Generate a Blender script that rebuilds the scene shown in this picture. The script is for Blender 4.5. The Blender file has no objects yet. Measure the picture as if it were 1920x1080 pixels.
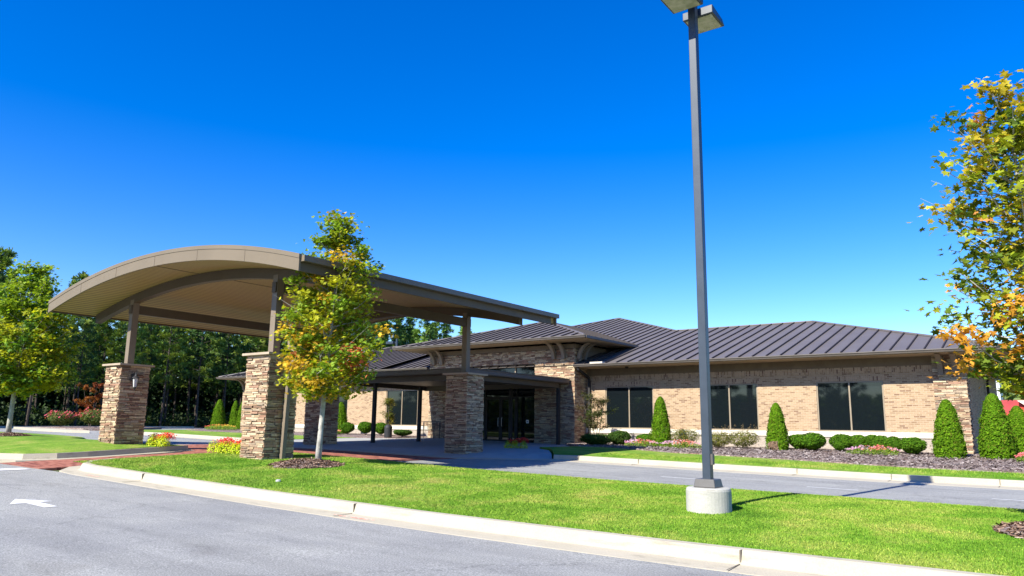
import bpy, bmesh, math, random
import numpy as np
from mathutils import Vector, geometry
R = math.radians
scene = bpy.context.scene
COL = scene.collection

# ------------------------------------------------------------------ camera, sky, sun, exposure
# heights are measured from the photographer's eye (z = 0); the ground lies below it
cam_d = bpy.data.cameras.new('camera'); cam = bpy.data.objects.new('camera', cam_d); COL.objects.link(cam)
YAW, PIT, ROL = R(-36.102), R(10.440), R(0.7665)
fw = Vector((math.sin(YAW)*math.cos(PIT), math.cos(YAW)*math.cos(PIT), math.sin(PIT)))
rt = Vector((math.cos(YAW), -math.sin(YAW), 0)); up = rt.cross(fw)
rt2 = rt*math.cos(ROL)+up*math.sin(ROL); up2 = -rt*math.sin(ROL)+up*math.cos(ROL)
from mathutils import Matrix
cam.matrix_world = Matrix((( rt2.x, up2.x, -fw.x, 0), (rt2.y, up2.y, -fw.y, 0), (rt2.z, up2.z, -fw.z, 0), (0, 0, 0, 1)))
cam_d.sensor_width = 36; cam_d.lens = 26.566; cam_d.clip_end = 3000; cam_d.clip_start = 0.1
scene.camera = cam
SUN_EL, SUN_AZ = R(38), R(187)
w = bpy.data.worlds.new('World'); scene.world = w; w.use_nodes = True
nt = w.node_tree; nt.nodes.clear()
sky = nt.nodes.new('ShaderNodeTexSky'); sky.sky_type = 'NISHITA'; sky.sun_disc = False
sky.sun_elevation = SUN_EL; sky.sun_rotation = SUN_AZ; sky.altitude = 300; sky.air_density = 1.0; sky.dust_density = 0.25; sky.ozone_density = 3.0
hs = nt.nodes.new('ShaderNodeHueSaturation'); hs.inputs['Saturation'].default_value = 1.48; hs.inputs['Value'].default_value = 1.36
hs.inputs['Hue'].default_value = 0.519
bg = nt.nodes.new('ShaderNodeBackground'); bg.inputs['Strength'].default_value = 0.09
wo = nt.nodes.new('ShaderNodeOutputWorld')
nt.links.new(sky.outputs[0], hs.inputs['Color']); nt.links.new(hs.outputs[0], bg.inputs[0]); nt.links.new(bg.outputs[0], wo.inputs[0])
sd = bpy.data.lights.new('sun', 'SUN'); sd.energy = 5.0; sd.angle = R(0.5); sd.color = (1.0, 0.955, 0.84)
sun = bpy.data.objects.new('sun', sd); COL.objects.link(sun)
sdir = Vector((math.sin(SUN_AZ)*math.cos(SUN_EL), math.cos(SUN_AZ)*math.cos(SUN_EL), math.sin(SUN_EL)))
sun.rotation_euler = sdir.to_track_quat('Z', 'Y').to_euler(); sun.location = (0, -30, 40)
scene.view_settings.view_transform = 'Standard'; scene.view_settings.look = 'None'
scene.view_settings.exposure = 1.0; scene.view_settings.gamma = 1.0
scene.render.resolution_x = 1024; scene.render.resolution_y = 576
scene.cycles.max_bounces = 6; scene.cycles.transparent_max_bounces = 8

# ------------------------------------------------------------------ materials
def mat(name, col=(.5,.5,.5), rough=.7, metal=0., spec=.5):
    m = bpy.data.materials.new(name); m.use_nodes = True
    b = m.node_tree.nodes['Principled BSDF']
    b.inputs['Base Color'].default_value = (*col, 1); b.inputs['Roughness'].default_value = rough
    b.inputs['Metallic'].default_value = metal; b.inputs['Specular IOR Level'].default_value = spec
    return m, m.node_tree.nodes, m.node_tree.links, b
def pos_noise(N, L, scale, detail=4, rough=.6, src='pos', stretch=None):
    n = N.new('ShaderNodeTexNoise'); n.inputs['Scale'].default_value = scale; n.inputs['Detail'].default_value = detail; n.inputs['Roughness'].default_value = rough
    if src == 'pos':
        g = N.new('ShaderNodeNewGeometry'); o = g.outputs['Position']
    else:
        g = N.new('ShaderNodeTexCoord'); o = g.outputs['Object']
    if stretch:
        mp = N.new('ShaderNodeMapping'); mp.inputs['Scale'].default_value = stretch; L.new(o, mp.inputs['Vector']); o = mp.outputs[0]
    L.new(o, n.inputs['Vector']); return n
def ramp(N, L, fac, stops):
    r = N.new('ShaderNodeValToRGB'); e = r.color_ramp.elements
    while len(e) > 1: e.remove(e[-1])
    e[0].position = stops[0][0]; e[0].color = (*stops[0][1], 1)
    for p, c in stops[1:]:
        x = e.new(p); x.color = (*c, 1)
    L.new(fac, r.inputs[0]); return r
def mix(N, L, a, b, fac, mode='MIX'):
    m = N.new('ShaderNodeMix'); m.data_type = 'RGBA'; m.blend_type = mode
    for i, v in ((6, a), (7, b)):
        if isinstance(v, tuple): m.inputs[i].default_value = (*v, 1)
        else: L.new(v, m.inputs[i])
    if isinstance(fac, (int, float)): m.inputs[0].default_value = fac
    else: L.new(fac, m.inputs[0])
    return m.outputs[2]
def bump(N, L, b, h, strength=.3, dist=.01):
    n = N.new('ShaderNodeBump'); n.inputs['Strength'].default_value = strength; n.inputs['Distance'].default_value = dist
    L.new(h, n.inputs['Height']); L.new(n.outputs[0], b.inputs['Normal']); return n
def noisy(name, c1, c2, scale=3, rough=.8, bscale=None, bstr=.3, bdist=.01, c3=None, spec=.3, stretch=None, lo=.35, hi=.65):
    m, N, L, b = mat(name, c1, rough, spec=spec)
    n = pos_noise(N, L, scale, 6, stretch=stretch)
    r = ramp(N, L, n.outputs[0], [(lo, c1), (hi, c2)] if c3 is None else [(lo, c1), ((lo+hi)/2, c3), (hi, c2)])
    L.new(r.outputs[0], b.inputs['Base Color'])
    if bscale:
        n2 = pos_noise(N, L, bscale, 4); bump(N, L, b, n2.outputs[0], bstr, bdist)
    return m

# asphalt: fine aggregate, mottled wear, fine stains
def asphalt_mat():
    m, N, L, b = mat('asphalt', (.15,.15,.16), .9, spec=.25)
    a = pos_noise(N, L, 52, 5, .8); big = pos_noise(N, L, .35, 5, .6); mid = pos_noise(N, L, 2.2, 5, .7, stretch=(.35, 1, 1))
    r1 = ramp(N, L, a.outputs[0], [(.34, (.135,.137,.129)), (.5, (.285,.286,.272)), (.66, (.50,.495,.47))])
    r2 = ramp(N, L, big.outputs[0], [(.3, (.84,.84,.86)), (.7, (1.08,1.07,1.05))])
    r3 = ramp(N, L, mid.outputs[0], [(.3, (.88,.88,.9)), (.65, (1.05,1.05,1.05))])
    c = mix(N, L, r1.outputs[0], r2.outputs[0], 1, 'MULTIPLY'); c = mix(N, L, c, r3.outputs[0], 1, 'MULTIPLY')
    g = N.new('ShaderNodeNewGeometry'); dn = pos_noise(N, L, 1.3, 5, .7); ad = N.new('ShaderNodeMixRGB'); ad.blend_type = 'ADD'; ad.inputs[0].default_value = .9
    L.new(g.outputs['Position'], ad.inputs[1]); L.new(dn.outputs['Color'], ad.inputs[2])
    v = N.new('ShaderNodeTexVoronoi'); v.feature = 'DISTANCE_TO_EDGE'; v.inputs['Scale'].default_value = .16; L.new(ad.outputs[0], v.inputs['Vector'])
    rc = ramp(N, L, v.outputs['Distance'], [(0, (.72,)*3), (.0018, (.78,)*3), (.004, (1,1,1))]); c = mix(N, L, c, rc.outputs[0], 1, 'MULTIPLY')
    sp = pos_noise(N, L, .9, 2, .5, stretch=(1, 1.6, 1)); rs = ramp(N, L, sp.outputs[0], [(.28, (.87,.86,.85)), (.38, (1,1,1))]); c = mix(N, L, c, rs.outputs[0], 1, 'MULTIPLY')
    tr_ = pos_noise(N, L, .8, 3, .5, stretch=(.12, 1.6, 1)); rt_ = ramp(N, L, tr_.outputs[0], [(.36, (.88,.88,.88)), (.5, (1,1,1))]); c = mix(N, L, c, rt_.outputs[0], 1, 'MULTIPLY')
    L.new(c, b.inputs['Base Color']); bump(N, L, b, a.outputs[0], .7, .006); return m
M = {}
M['asphalt'] = asphalt_mat()
M['lot'] = noisy('pale_asphalt', (.16,.16,.17), (.23,.23,.24), 1.2, .9, 60, .4, .005)
def concrete_mat(name, c1, c2, stain=(.2,.19,.17), amt=.35):
    m, N, L, b = mat(name, c1, .85, spec=.25)
    n = pos_noise(N, L, 1.4, 6, .65); f = pos_noise(N, L, 45, 4, .6); s = pos_noise(N, L, 3.3, 6, .7, stretch=(.3, 1, 2.5))
    r = ramp(N, L, n.outputs[0], [(.3, c1), (.7, c2)])
    rs = ramp(N, L, s.outputs[0], [(.56, (0,0,0)), (.72, (amt,)*3)])
    c = mix(N, L, r.outputs[0], stain, rs.outputs[0])
    rf = ramp(N, L, f.outputs[0], [(.3, (.88,)*3), (.7, (1.06,)*3)])
    c = mix(N, L, c, rf.outputs[0], 1, 'MULTIPLY')
    L.new(c, b.inputs['Base Color']); bump(N, L, b, f.outputs[0], .3, .004); return m
M['kerb'] = concrete_mat('cream_concrete', (.40,.36,.275), (.455,.41,.325), (.20,.18,.14), .6)
M['walk'] = concrete_mat('pale_concrete', (.34,.34,.33), (.40,.40,.38))
M['concrete'] = concrete_mat('cast_concrete', (.36,.355,.32), (.46,.445,.40), (.17,.16,.13), .65)
def grass_mat(name, blades=False):
    m, N, L, b = mat(name, (.1,.2,.03), .85, spec=.15)
    n1 = pos_noise(N, L, 1.1, 5, .65); n2 = pos_noise(N, L, 26, 4, .7); n3 = pos_noise(N, L, .45, 3, .6)
    r1 = ramp(N, L, n1.outputs[0], [(.30, (.10,.20,.022)), (.48, (.18,.31,.034)), (.68, (.31,.35,.08))])
    r2 = ramp(N, L, n2.outputs[0], [(.32, (.5,.58,.45)), (.62, (1.15,1.15,1.1))])
    r3 = ramp(N, L, n3.outputs[0], [(.33, (.66,.82,.6)), (.48, (1,1,1)), (.68, (1.16,1.0,1.25))])
    c = mix(N, L, r1.outputs[0], r2.outputs[0], 1 if not blades else .3, 'MULTIPLY'); c = mix(N, L, c, r3.outputs[0], 1, 'MULTIPLY')
    if blades:
        g = N.new('ShaderNodeNewGeometry')
        r4 = ramp(N, L, g.outputs['Random Per Island'], [(0, (.62,.78,.5)), (.6, (1.05,1.05,.9)), (.93, (1.3,1.15,1.1)), (.97, (2.0,1.5,1.9))])
        c = mix(N, L, c, r4.outputs[0], 1, 'MULTIPLY')
    L.new(c, b.inputs['Base Color'])
    if not blades: bump(N, L, b, n2.outputs[0], .9, .03)
    return m
M['grass'] = grass_mat('turf'); M['blade'] = grass_mat('grass_blade', True)
M['ground'] = noisy('dry_ground', (.05,.07,.025), (.12,.13,.05), .5, .95, 8, .5, .05)
M['litter'] = noisy('forest_litter', (.02,.016,.01), (.05,.035,.02), 1.5, .95, 8, .5, .05)
def mulch_mat():
    m, N, L, b = mat('bark_mulch', (.1,.07,.05), .95, spec=.1)
    v = N.new('ShaderNodeTexVoronoi'); v.inputs['Scale'].default_value = 16
    g = N.new('ShaderNodeNewGeometry'); mp = N.new('ShaderNodeMapping'); mp.inputs['Scale'].default_value = (1, 2.6, 1.5); mp.inputs['Rotation'].default_value = (0,0,.5)
    L.new(g.outputs['Position'], mp.inputs[0]); L.new(mp.outputs[0], v.inputs['Vector'])
    r = ramp(N, L, v.outputs['Color'], [(.1, (.12,.092,.08)), (.45, (.21,.17,.155)), (.75, (.30,.25,.23)), (.95, (.42,.365,.34))])
    n = pos_noise(N, L, 1.2, 4); r2 = ramp(N, L, n.outputs[0], [(.35, (1.0,.82,.72)), (.6, (1.1,1.1,1.15))])
    c = mix(N, L, r.outputs[0], r2.outputs[0], 1, 'MULTIPLY')
    L.new(c, b.inputs['Base Color']); bump(N, L, b, v.outputs['Distance'], 1, .03); return m
M['mulch'] = mulch_mat()
def chip_mat():
    m, N, L, b = mat('bark_chip', (.1,.07,.05), .95, spec=.1)
    g = N.new('ShaderNodeNewGeometry')
    r = ramp(N, L, g.outputs['Random Per Island'], [(0, (.07,.04,.028)), (.5, (.17,.105,.075)), (.85, (.27,.18,.13)), (1, (.45,.36,.28))])
    L.new(r.outputs[0], b.inputs['Base Color']); return m
M['chip'] = chip_mat()
M['greychip'] = chip_mat(); M['greychip'].name = 'weathered_chip'
for n_ in M['greychip'].node_tree.nodes:
    if n_.type == 'VALTORGB':
        for e_, c_ in zip(n_.color_ramp.elements, ((.11,.085,.078), (.19,.155,.143), (.27,.225,.21), (.40,.35,.325))): e_.color = (*c_, 1)
def brick_mat(name, vertical=False, w=.2, h=.0677, mortar=.012, cols=((.30,.205,.12),(.375,.265,.165)), mc=(.43,.335,.24), flat=False, dark=(.21,.13,.08)):
    m, N, L, b = mat(name, cols[0], .88, spec=.2)
    g = N.new('ShaderNodeNewGeometry'); s = N.new('ShaderNodeSeparateXYZ'); L.new(g.outputs['Position'], s.inputs[0])
    a = N.new('ShaderNodeMath'); a.operation = 'ADD'; L.new(s.outputs[0], a.inputs[0]); L.new(s.outputs[1], a.inputs[1])
    c = N.new('ShaderNodeCombineXYZ')
    if flat: L.new(s.outputs[0], c.inputs[0]); L.new(s.outputs[1], c.inputs[1])
    elif vertical: L.new(s.outputs[2], c.inputs[0]); L.new(a.outputs[0], c.inputs[1])
    else: L.new(a.outputs[0], c.inputs[0]); L.new(s.outputs[2], c.inputs[1])
    t = N.new('ShaderNodeTexBrick'); L.new(c.outputs[0], t.inputs['Vector'])
    t.inputs['Scale'].default_value = 1; t.inputs['Brick Width'].default_value = w; t.inputs['Row Height'].default_value = h
    t.inputs['Mortar Size'].default_value = mortar/1.6; t.inputs['Mortar Smooth'].default_value = .1; t.inputs['Bias'].default_value = 0
    t.inputs['Color1'].default_value = (0,0,0,1); t.inputs['Color2'].default_value = (1,1,1,1); t.inputs['Mortar'].default_value = (.5,.5,.5,1)
    r = ramp(N, L, t.outputs['Color'], [(0, dark), (.06, dark), (.18, cols[0]), (.55, cols[1]), (1, tuple(x*1.1 for x in cols[1]))])
    n = pos_noise(N, L, 9, 5, .7, stretch=(1,1,3)); rn = ramp(N, L, n.outputs[0], [(.3, (.82,.8,.78)), (.65, (1.08,)*3)])
    col = mix(N, L, r.outputs[0], rn.outputs[0], 1, 'MULTIPLY')
    col = mix(N, L, col, mc, t.outputs['Fac'])
    L.new(col, b.inputs['Base Color'])
    inv = N.new('ShaderNodeMath'); inv.operation = 'SUBTRACT'; inv.inputs[0].default_value = 1; L.new(t.outputs['Fac'], inv.inputs[1])
    bump(N, L, b, inv.outputs[0], .5, .006); return m
M['brick'] = brick_mat('tan_brick')
M['soldier'] = brick_mat('soldier_course_brick', True, .2, .0677, cols=((.27,.175,.105),(.40,.28,.18)), dark=(.17,.10,.07))
M['paver'] = brick_mat('red_pavers', False, .2, .1, .006, cols=((.24,.075,.05),(.36,.14,.10)), mc=(.25,.15,.11), flat=True, dark=(.17,.05,.04))
M['block'] = noisy('split_face_block', (.30,.25,.20), (.42,.37,.31), 14, .95, 22, .9, .03, stretch=(1,1,2.2))
def attr_mat(name, rough=.85, spec=.2, noise=None, bs=None, trans=0., tint=(1,1,1)):
    m, N, L, b = mat(name, (.5,.5,.5), rough, spec=spec)
    a = N.new('ShaderNodeAttribute'); a.attribute_name = 'Col'; c = a.outputs['Color']
    if noise:
        n = pos_noise(N, L, noise, 5, .7); rn = ramp(N, L, n.outputs[0], [(.3, (.72,.7,.68)), (.65, (1.12,)*3)])
        c = mix(N, L, c, rn.outputs[0], 1, 'MULTIPLY')
        bump(N, L, b, n.outputs[0], .8, .012)
    L.new(c, b.inputs['Base Color'])
    if trans:
        t = N.new('ShaderNodeBsdfTranslucent'); ms = N.new('ShaderNodeMixShader'); ms.inputs[0].default_value = trans
        tc = mix(N, L, c, (1.0,1.0,.35), 1, 'MULTIPLY'); L.new(tc, t.inputs[0])
        o = [x for x in N if x.type == 'OUTPUT_MATERIAL'][0]
        L.new(b.outputs[0], ms.inputs[1]); L.new(t.outputs[0], ms.inputs[2]); L.new(ms.outputs[0], o.inputs[0])
    return m
M['stone'] = attr_mat('stacked_stone', .9, .2, noise=16)
M['leaf'] = attr_mat('leaves', .6, .22, trans=.42)
M['scale'] = attr_mat('evergreen_scales', .85, .08, trans=.3)
M['needle'] = attr_mat('needles', .6, .25, trans=.2)
M['flower'] = attr_mat('petals', .6, .3, trans=.2)
M['roof'] = noisy('brown_metal_roof', (.115,.099,.091), (.132,.115,.106), .6, .48, spec=.5)
M['seam'] = noisy('roof_seam', (.028,.021,.018), (.036,.027,.024), 2, .6, spec=.4)
M['gutter'] = noisy('bronze_gutter', (.10,.085,.07), (.125,.105,.09), 2, .45, spec=.5)
M['frieze'] = noisy('brown_board', (.15,.11,.075), (.18,.135,.09), 3, .7)
M['tan'] = noisy('tan_fascia', (.155,.123,.08), (.172,.137,.09), .8, .55, spec=.4)
M['beam'] = noisy('brown_painted_steel', (.078,.060,.041), (.095,.073,.05), 1.5, .55, spec=.4)
M['post'] = noisy('tan_painted_post', (.17,.135,.10), (.195,.155,.115), 1.5, .5, spec=.4)
M['darkpost'] = noisy('dark_bronze_post', (.03,.028,.028), (.04,.037,.036), 2, .75, spec=.25)
M['bracket'] = noisy('tan_bracket', (.20,.155,.11), (.225,.175,.125), 2, .6)
def soffit_mat():
    m, N, L, b = mat('grooved_soffit', (.40,.30,.19), .6, spec=.3)
    g = N.new('ShaderNodeNewGeometry'); s = N.new('ShaderNodeSeparateXYZ'); L.new(g.outputs['Position'], s.inputs[0])
    f = N.new('ShaderNodeMath'); f.operation = 'MULTIPLY'; f.inputs[1].default_value = 1/.17; L.new(s.outputs[0], f.inputs[0])
    fr = N.new('ShaderNodeMath'); fr.operation = 'FRACT'; L.new(f.outputs[0], fr.inputs[0])
    r = ramp(N, L, fr.outputs[0], [(0, (.08,.055,.035)), (.16, (.10,.07,.045)), (.24, (.36,.27,.115)), (.92, (.38,.285,.125)), (1, (.08,.055,.035))])
    L.new(r.outputs[0], b.inputs['Base Color']); bump(N, L, b, r.outputs[0], .6, .012); return m
M['soffit'] = soffit_mat()
M['plainsoffit'] = noisy('tan_soffit', (.36,.27,.17), (.40,.30,.19), 2, .7)
M['lime'] = concrete_mat('cream_cast_stone', (.62,.57,.47), (.70,.65,.55), (.4,.36,.3), .3)
M['capstone'] = noisy('tan_cap_stone', (.34,.27,.20), (.40,.32,.24), 4, .85)
M['frame'] = noisy('bronze_window_frame', (.24,.19,.13), (.27,.22,.155), 3, .4, spec=.5)
m_, N_, L_, b_ = mat('dark_glass', (.006,.009,.011), .03, spec=.5); b_.inputs['IOR'].default_value = 1.5; M['glass'] = m_
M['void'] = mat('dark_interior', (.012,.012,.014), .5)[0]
M['pole'] = noisy('bronze_pole_paint', (.030,.042,.060), (.038,.052,.072), 4, .38, spec=.5)
M['polebase'] = noisy('bronze_base_cover', (.075,.07,.066), (.095,.09,.085), 4, .45, spec=.5)
M['lens'] = noisy('lamp_lens', (.30,.30,.18), (.50,.47,.36), 9, .3, spec=.5)
M['bark'] = noisy('pale_maple_bark', (.27,.26,.235), (.48,.46,.42), 9, .9, 30, .7, .01, stretch=(1,1,.6))
M['twig'] = noisy('brown_twig', (.09,.065,.05), (.16,.125,.10), 9, .9)
M['pinebark'] = noisy('pine_bark', (.04,.03,.025), (.085,.068,.056), 6, .95, 20, .6, .02)
M['white'] = noisy('white_road_paint', (.62,.62,.62), (.78,.78,.78), 14, .8)
M['redpaint'] = noisy('faded_red_paint', (.75,.20,.14), (.72,.58,.47), 24, .9, lo=.42, hi=.56)
M['black'] = noisy('black_metal', (.018,.018,.02), (.03,.03,.034), 4, .4, spec=.5)
M['joint'] = mat('kerb_joint', (.16,.14,.11), .95)[0]
M['sticker'] = mat('white_sticker', (.75,.75,.75), .5)[0]
M['blue'] = mat('sticker_blue', (.08,.15,.3), .5)[0]
M['lampglass'] = mat('frosted_lantern_glass', (.5,.5,.5), .25)[0]
M['redroof'] = noisy('red_metal_roof', (.42,.055,.03), (.48,.075,.04), 1, .5)
M['whitewall'] = noisy('white_wall', (.6,.6,.6), (.7,.7,.7), 1, .8)
M['meadow'] = noisy('hillside_grass', (.13,.19,.04), (.22,.26,.07), .05, .95, 1.5, .8, .4, c3=(.17,.23,.05))

# ------------------------------------------------------------------ mesh helper
class MB:
    def __init__(s): s.v = []; s.f = []; s.mi = []; s.c = []
    def poly(s, pts, mi=0, col=None):
        n = len(s.v); s.v.extend([tuple(p) for p in pts]); s.f.append(tuple(range(n, n+len(pts)))); s.mi.append(mi); s.c.append(col)
    def box(s, x0, x1, y0, y1, z0, z1, mi=0, col=None):
        n = len(s.v)
        s.v += [(x0,y0,z0),(x1,y0,z0),(x1,y1,z0),(x0,y1,z0),(x0,y0,z1),(x1,y0,z1),(x1,y1,z1),(x0,y1,z1)]
        for q in ((0,3,2,1),(4,5,6,7),(0,1,5,4),(1,2,6,5),(2,3,7,6),(3,0,4,7)):
            s.f.append(tuple(n+i for i in q)); s.mi.append(mi); s.c.append(col)
    def hexa(s, p, mi=0, col=None):            # 8 corners: bottom ring, top ring
        n = len(s.v); s.v += [tuple(q) for q in p]
        for q in ((0,3,2,1),(4,5,6,7),(0,1,5,4),(1,2,6,5),(2,3,7,6),(3,0,4,7)):
            s.f.append(tuple(n+i for i in q)); s.mi.append(mi); s.c.append(col)
    def tube(s, pts, rads, n=8, mi=0, col=None, square=False, cap=True):
        pts = [Vector(p) for p in pts]
        if isinstance(rads, (int, float)): rads = [rads]*len(pts)
        rings = []
        for i, p in enumerate(pts):
            d = (pts[min(i+1, len(pts)-1)]-pts[max(i-1, 0)]).normalized()
            a = Vector((1,0,0)) if abs(d.x) < .8 else Vector((0,1,0))
            u = (a - d*a.dot(d)).normalized(); v = d.cross(u)
            st = len(s.v); k = 4 if square else n
            for j in range(k):
                t = 2*math.pi*(j+(.5 if square else 0))/k; r = rads[i]*(math.sqrt(2) if square else 1)
                s.v.append(tuple(p+u*math.cos(t)*r+v*math.sin(t)*r))
            rings.append((st, k))
        for (a, k), (b, _) in zip(rings, rings[1:]):
            for j in range(k):
                s.f.append((a+j, a+(j+1)%k, b+(j+1)%k, b+j)); s.mi.append(mi); s.c.append(col)
        if cap:
            a, k = rings[0]; s.f.append(tuple(a+j for j in range(k))[::-1]); s.mi.append(mi); s.c.append(col)
            a, k = rings[-1]; s.f.append(tuple(a+j for j in range(k))); s.mi.append(mi); s.c.append(col)
    def lathe(s, c, prof, n=16, mi=0, col=None):
        st = len(s.v); m = len(prof)
        for r, z in prof:
            for j in range(n):
                t = 2*math.pi*j/n; s.v.append((c[0]+r*math.cos(t), c[1]+r*math.sin(t), c[2]+z))
        for i in range(m-1):
            for j in range(n):
                s.f.append((st+i*n+j, st+i*n+(j+1)%n, st+(i+1)*n+(j+1)%n, st+(i+1)*n+j)); s.mi.append(mi); s.c.append(col)
        s.f.append(tuple(st+j for j in range(n))[::-1]); s.mi.append(mi); s.c.append(col)
        s.f.append(tuple(st+(m-1)*n+j for j in range(n))); s.mi.append(mi); s.c.append(col)
    def build(s, name, mats, parent=None, smooth=False):
        if not isinstance(mats, (list, tuple)): mats = [mats]
        me = bpy.data.meshes.new(name)
        root = parent
        while root is not None and root.parent is not None: root = root.parent
        off = np.array(root.location) if root is not None else np.zeros(3)
        V = np.array(s.v, float).reshape(-1, 3)-off
        me.from_pydata(V.tolist(), [], s.f)
        for m in mats: me.materials.append(m)
        me.polygons.foreach_set('material_index', s.mi)
        if smooth: me.polygons.foreach_set('use_smooth', [True]*len(s.f))
        if any(c is not None for c in s.c):
            at = me.color_attributes.new('Col', 'FLOAT_COLOR', 'CORNER')
            arr = []
            for f, c in zip(s.f, s.c):
                arr += [*(c or (.3,.3,.3)), 1.0]*len(f)
            at.data.foreach_set('color', arr)
        me.update()
        o = bpy.data.objects.new(name, me); COL.objects.link(o)
        if parent is not None: o.parent = parent
        return o
def tag(o, label=None, cat=None, group=None, kind=None):
    for k, v in (('label', label), ('category', cat), ('group', group), ('kind', kind)):
        if v: o[k] = v
    return o
def thing(name, loc, label, cat, group=None):
    o = bpy.data.objects.new(name, None); COL.objects.link(o); o.location = loc; o.empty_display_size = .3
    return tag(o, label, cat, group)
def copy_thing(o, loc, label=None, rz=0, sc=1):
    c = o.copy(); COL.objects.link(c); c.location = loc; c.rotation_euler = (0, 0, rz); c.scale = (sc, sc, sc) if not isinstance(sc, tuple) else sc
    if label: c['label'] = label
    for ch in list(o.children):
        d = ch.copy(); COL.objects.link(d); d.parent = c
        for g in list(ch.children):
            e = g.copy(); COL.objects.link(e); e.parent = d
    return c

# ------------------------------------------------------------------ terrain
XN = [-90,-60,-46,-39,-32,-24,-20,-16,-12,-8,-4,4,20,60]
YN = [0, 8.5, 14.5, 22.5, 31, 60]
ZT = np.array([
 [-.62,-.66,-.74,-.82,-.97,-1.12,-1.21,-1.34,-1.46,-1.54,-1.59,-1.62,-1.62,-1.62],
 [-.56,-.6,-.68,-.76,-.9,-1.08,-1.15,-1.28,-1.40,-1.49,-1.535,-1.55,-1.55,-1.55],
 [-.55,-.58,-.62,-.68,-.76,-.87,-.95,-1.05,-1.17,-1.25,-1.30,-1.38,-1.4,-1.4],
 [-.55,-.58,-.62,-.70,-.84,-.92,-.97,-1.02,-1.1,-1.17,-1.24,-1.3,-1.3,-1.3],
 [-.52,-.54,-.62,-.64,-.66,-.80,-.88,-.92,-.92,-.90,-.94,-1,-1,-1],
 [-.5,-.5,-.5,-.5,-.5,-.6,-.7,-.8,-.8,-.8,-.8,-.9,-.9,-.9]])
def B(x, y):
    r = [np.interp(x, XN, ZT[j]) for j in range(len(YN))]
    return float(np.interp(y, YN, r))
def Bv(x, y):
    x = np.asarray(x); y = np.asarray(y); r = np.array([np.interp(x, XN, ZT[j]) for j in range(len(YN))])
    yc = np.clip(y, YN[0], YN[-1]); j = np.clip(np.searchsorted(YN, yc)-1, 0, len(YN)-2); Y = np.array(YN)
    t = (yc-Y[j])/(Y[j+1]-Y[j]); i = np.arange(len(x)); return r[j, i]*(1-t)+r[j+1, i]*t
def berm(y, y0, y1, h): 
    t = np.clip((y-y0)/(y1-y0), 0, 1); return h*np.sin(np.pi*t)**.8
def lawn2z(x, y): return B(x, y)+.155+float(berm(y, 9.1, 14.9, .07))*max(0, min(1, (x+20.15)/1.6))
def lawn1z(x, y): return B(x, y)+.155+float(berm(y, 9.1, 14.0, .16))*max(0, min(1, (-23.25-x)/1.3))
def plantz(x, y): return B(x, y)+.16

def sheet(name, outline, zf, m, step=1.0, kind='structure', holes=()):
    P = [Vector(p) for p in outline]
    xs = [p.x for p in P]; ys = [p.y for p in P]
    V = []; E = []
    for ring in [outline]+list(holes):
        st = len(V); n = 0; R_ = []
        for a, b in zip(ring, list(ring[1:])+[ring[0]]):
            a = Vector(a); b = Vector(b); k = max(1, int((b-a).length/step))
            for i in range(k): R_.append(a.lerp(b, i/k))
        V += R_; E += [(st+i, st+(i+1) % len(R_)) for i in range(len(R_))]
    def inside(x, y, ring):
        c = False; n = len(ring)
        for i in range(n):
            x1, y1 = ring[i]; x2, y2 = ring[(i+1) % n]
            if (y1 > y) != (y2 > y) and x < (x2-x1)*(y-y1)/(y2-y1)+x1: c = not c
        return c
    x = min(xs)+step/2
    while x < max(xs):
        y = min(ys)+step/2
        while y < max(ys):
            if inside(x, y, outline) and not any(inside(x, y, h) for h in holes): V.append(Vector((x, y)))
            y += step
        x += step
    r = geometry.delaunay_2d_cdt(V, E, [], 2 if holes else 1, 1e-4)
    mb = MB(); mb.v = [(p.x, p.y, zf(p.x, p.y)) for p in r[0]]
    for f in r[2]:
        cx = sum(r[0][i].x for i in f)/len(f); cy = sum(r[0][i].y for i in f)/len(f)
        if inside(cx, cy, outline) and not any(inside(cx, cy, h) for h in holes):
            a, b, c = [r[0][i] for i in f[:3]]
            if (b-a).cross(c-a) < 0: f = f[::-1]
            mb.f.append(tuple(f)); mb.mi.append(0); mb.c.append(None)
    # skirt down the outline so no edge stands open
    cnt = {}
    for f in mb.f:
        for a, b in zip(f, f[1:]+f[:1]): cnt[(a, b)] = 1
    for (a, b) in list(cnt):
        if (b, a) not in cnt:
            st = len(mb.v); mb.v += [(mb.v[a][0], mb.v[a][1], mb.v[a][2]-.28), (mb.v[b][0], mb.v[b][1], mb.v[b][2]-.28)]
            mb.f.append((b, a, st, st+1)); mb.mi.append(0); mb.c.append(None)
    o = mb.build(name, m, smooth=False)
    return tag(o, kind=kind)

# whole-world ground sheet to the horizon
gx = [-900,-500,-300,-200,-140,-110,-90,-75,-60,-46,-39,-32,-28,-24,-20,-16,-12,-8,-4,0,4,12,20,40,60,100,200,400,900]
gy = [-900,-400,-200,-100,-60,-40,-20,-8,0,4,8.5,11,14.5,18,22.5,26,31,40,50,60,80,110,150,200,300,500,900]
def ground_z(x, y):
    z = B(x, y)-.06
    if y > 110: z += min((y-110)*.035, 12)*max(0, min(1, (x+60)/40))*(1 if x > -60 else 0)
    return z
mb = MB()
mb.v = [(x, y, ground_z(x, y)) for y in gy for x in gx]
nx = len(gx)
for j in range(len(gy)-1):
    for i in range(nx-1):
        mb.f.append((j*nx+i, j*nx+i+1, (j+1)*nx+i+1, (j+1)*nx+i)); mb.mi.append(0); mb.c.append(None)
tag(mb.build('ground', M['ground'], smooth=True), kind='structure')

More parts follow.
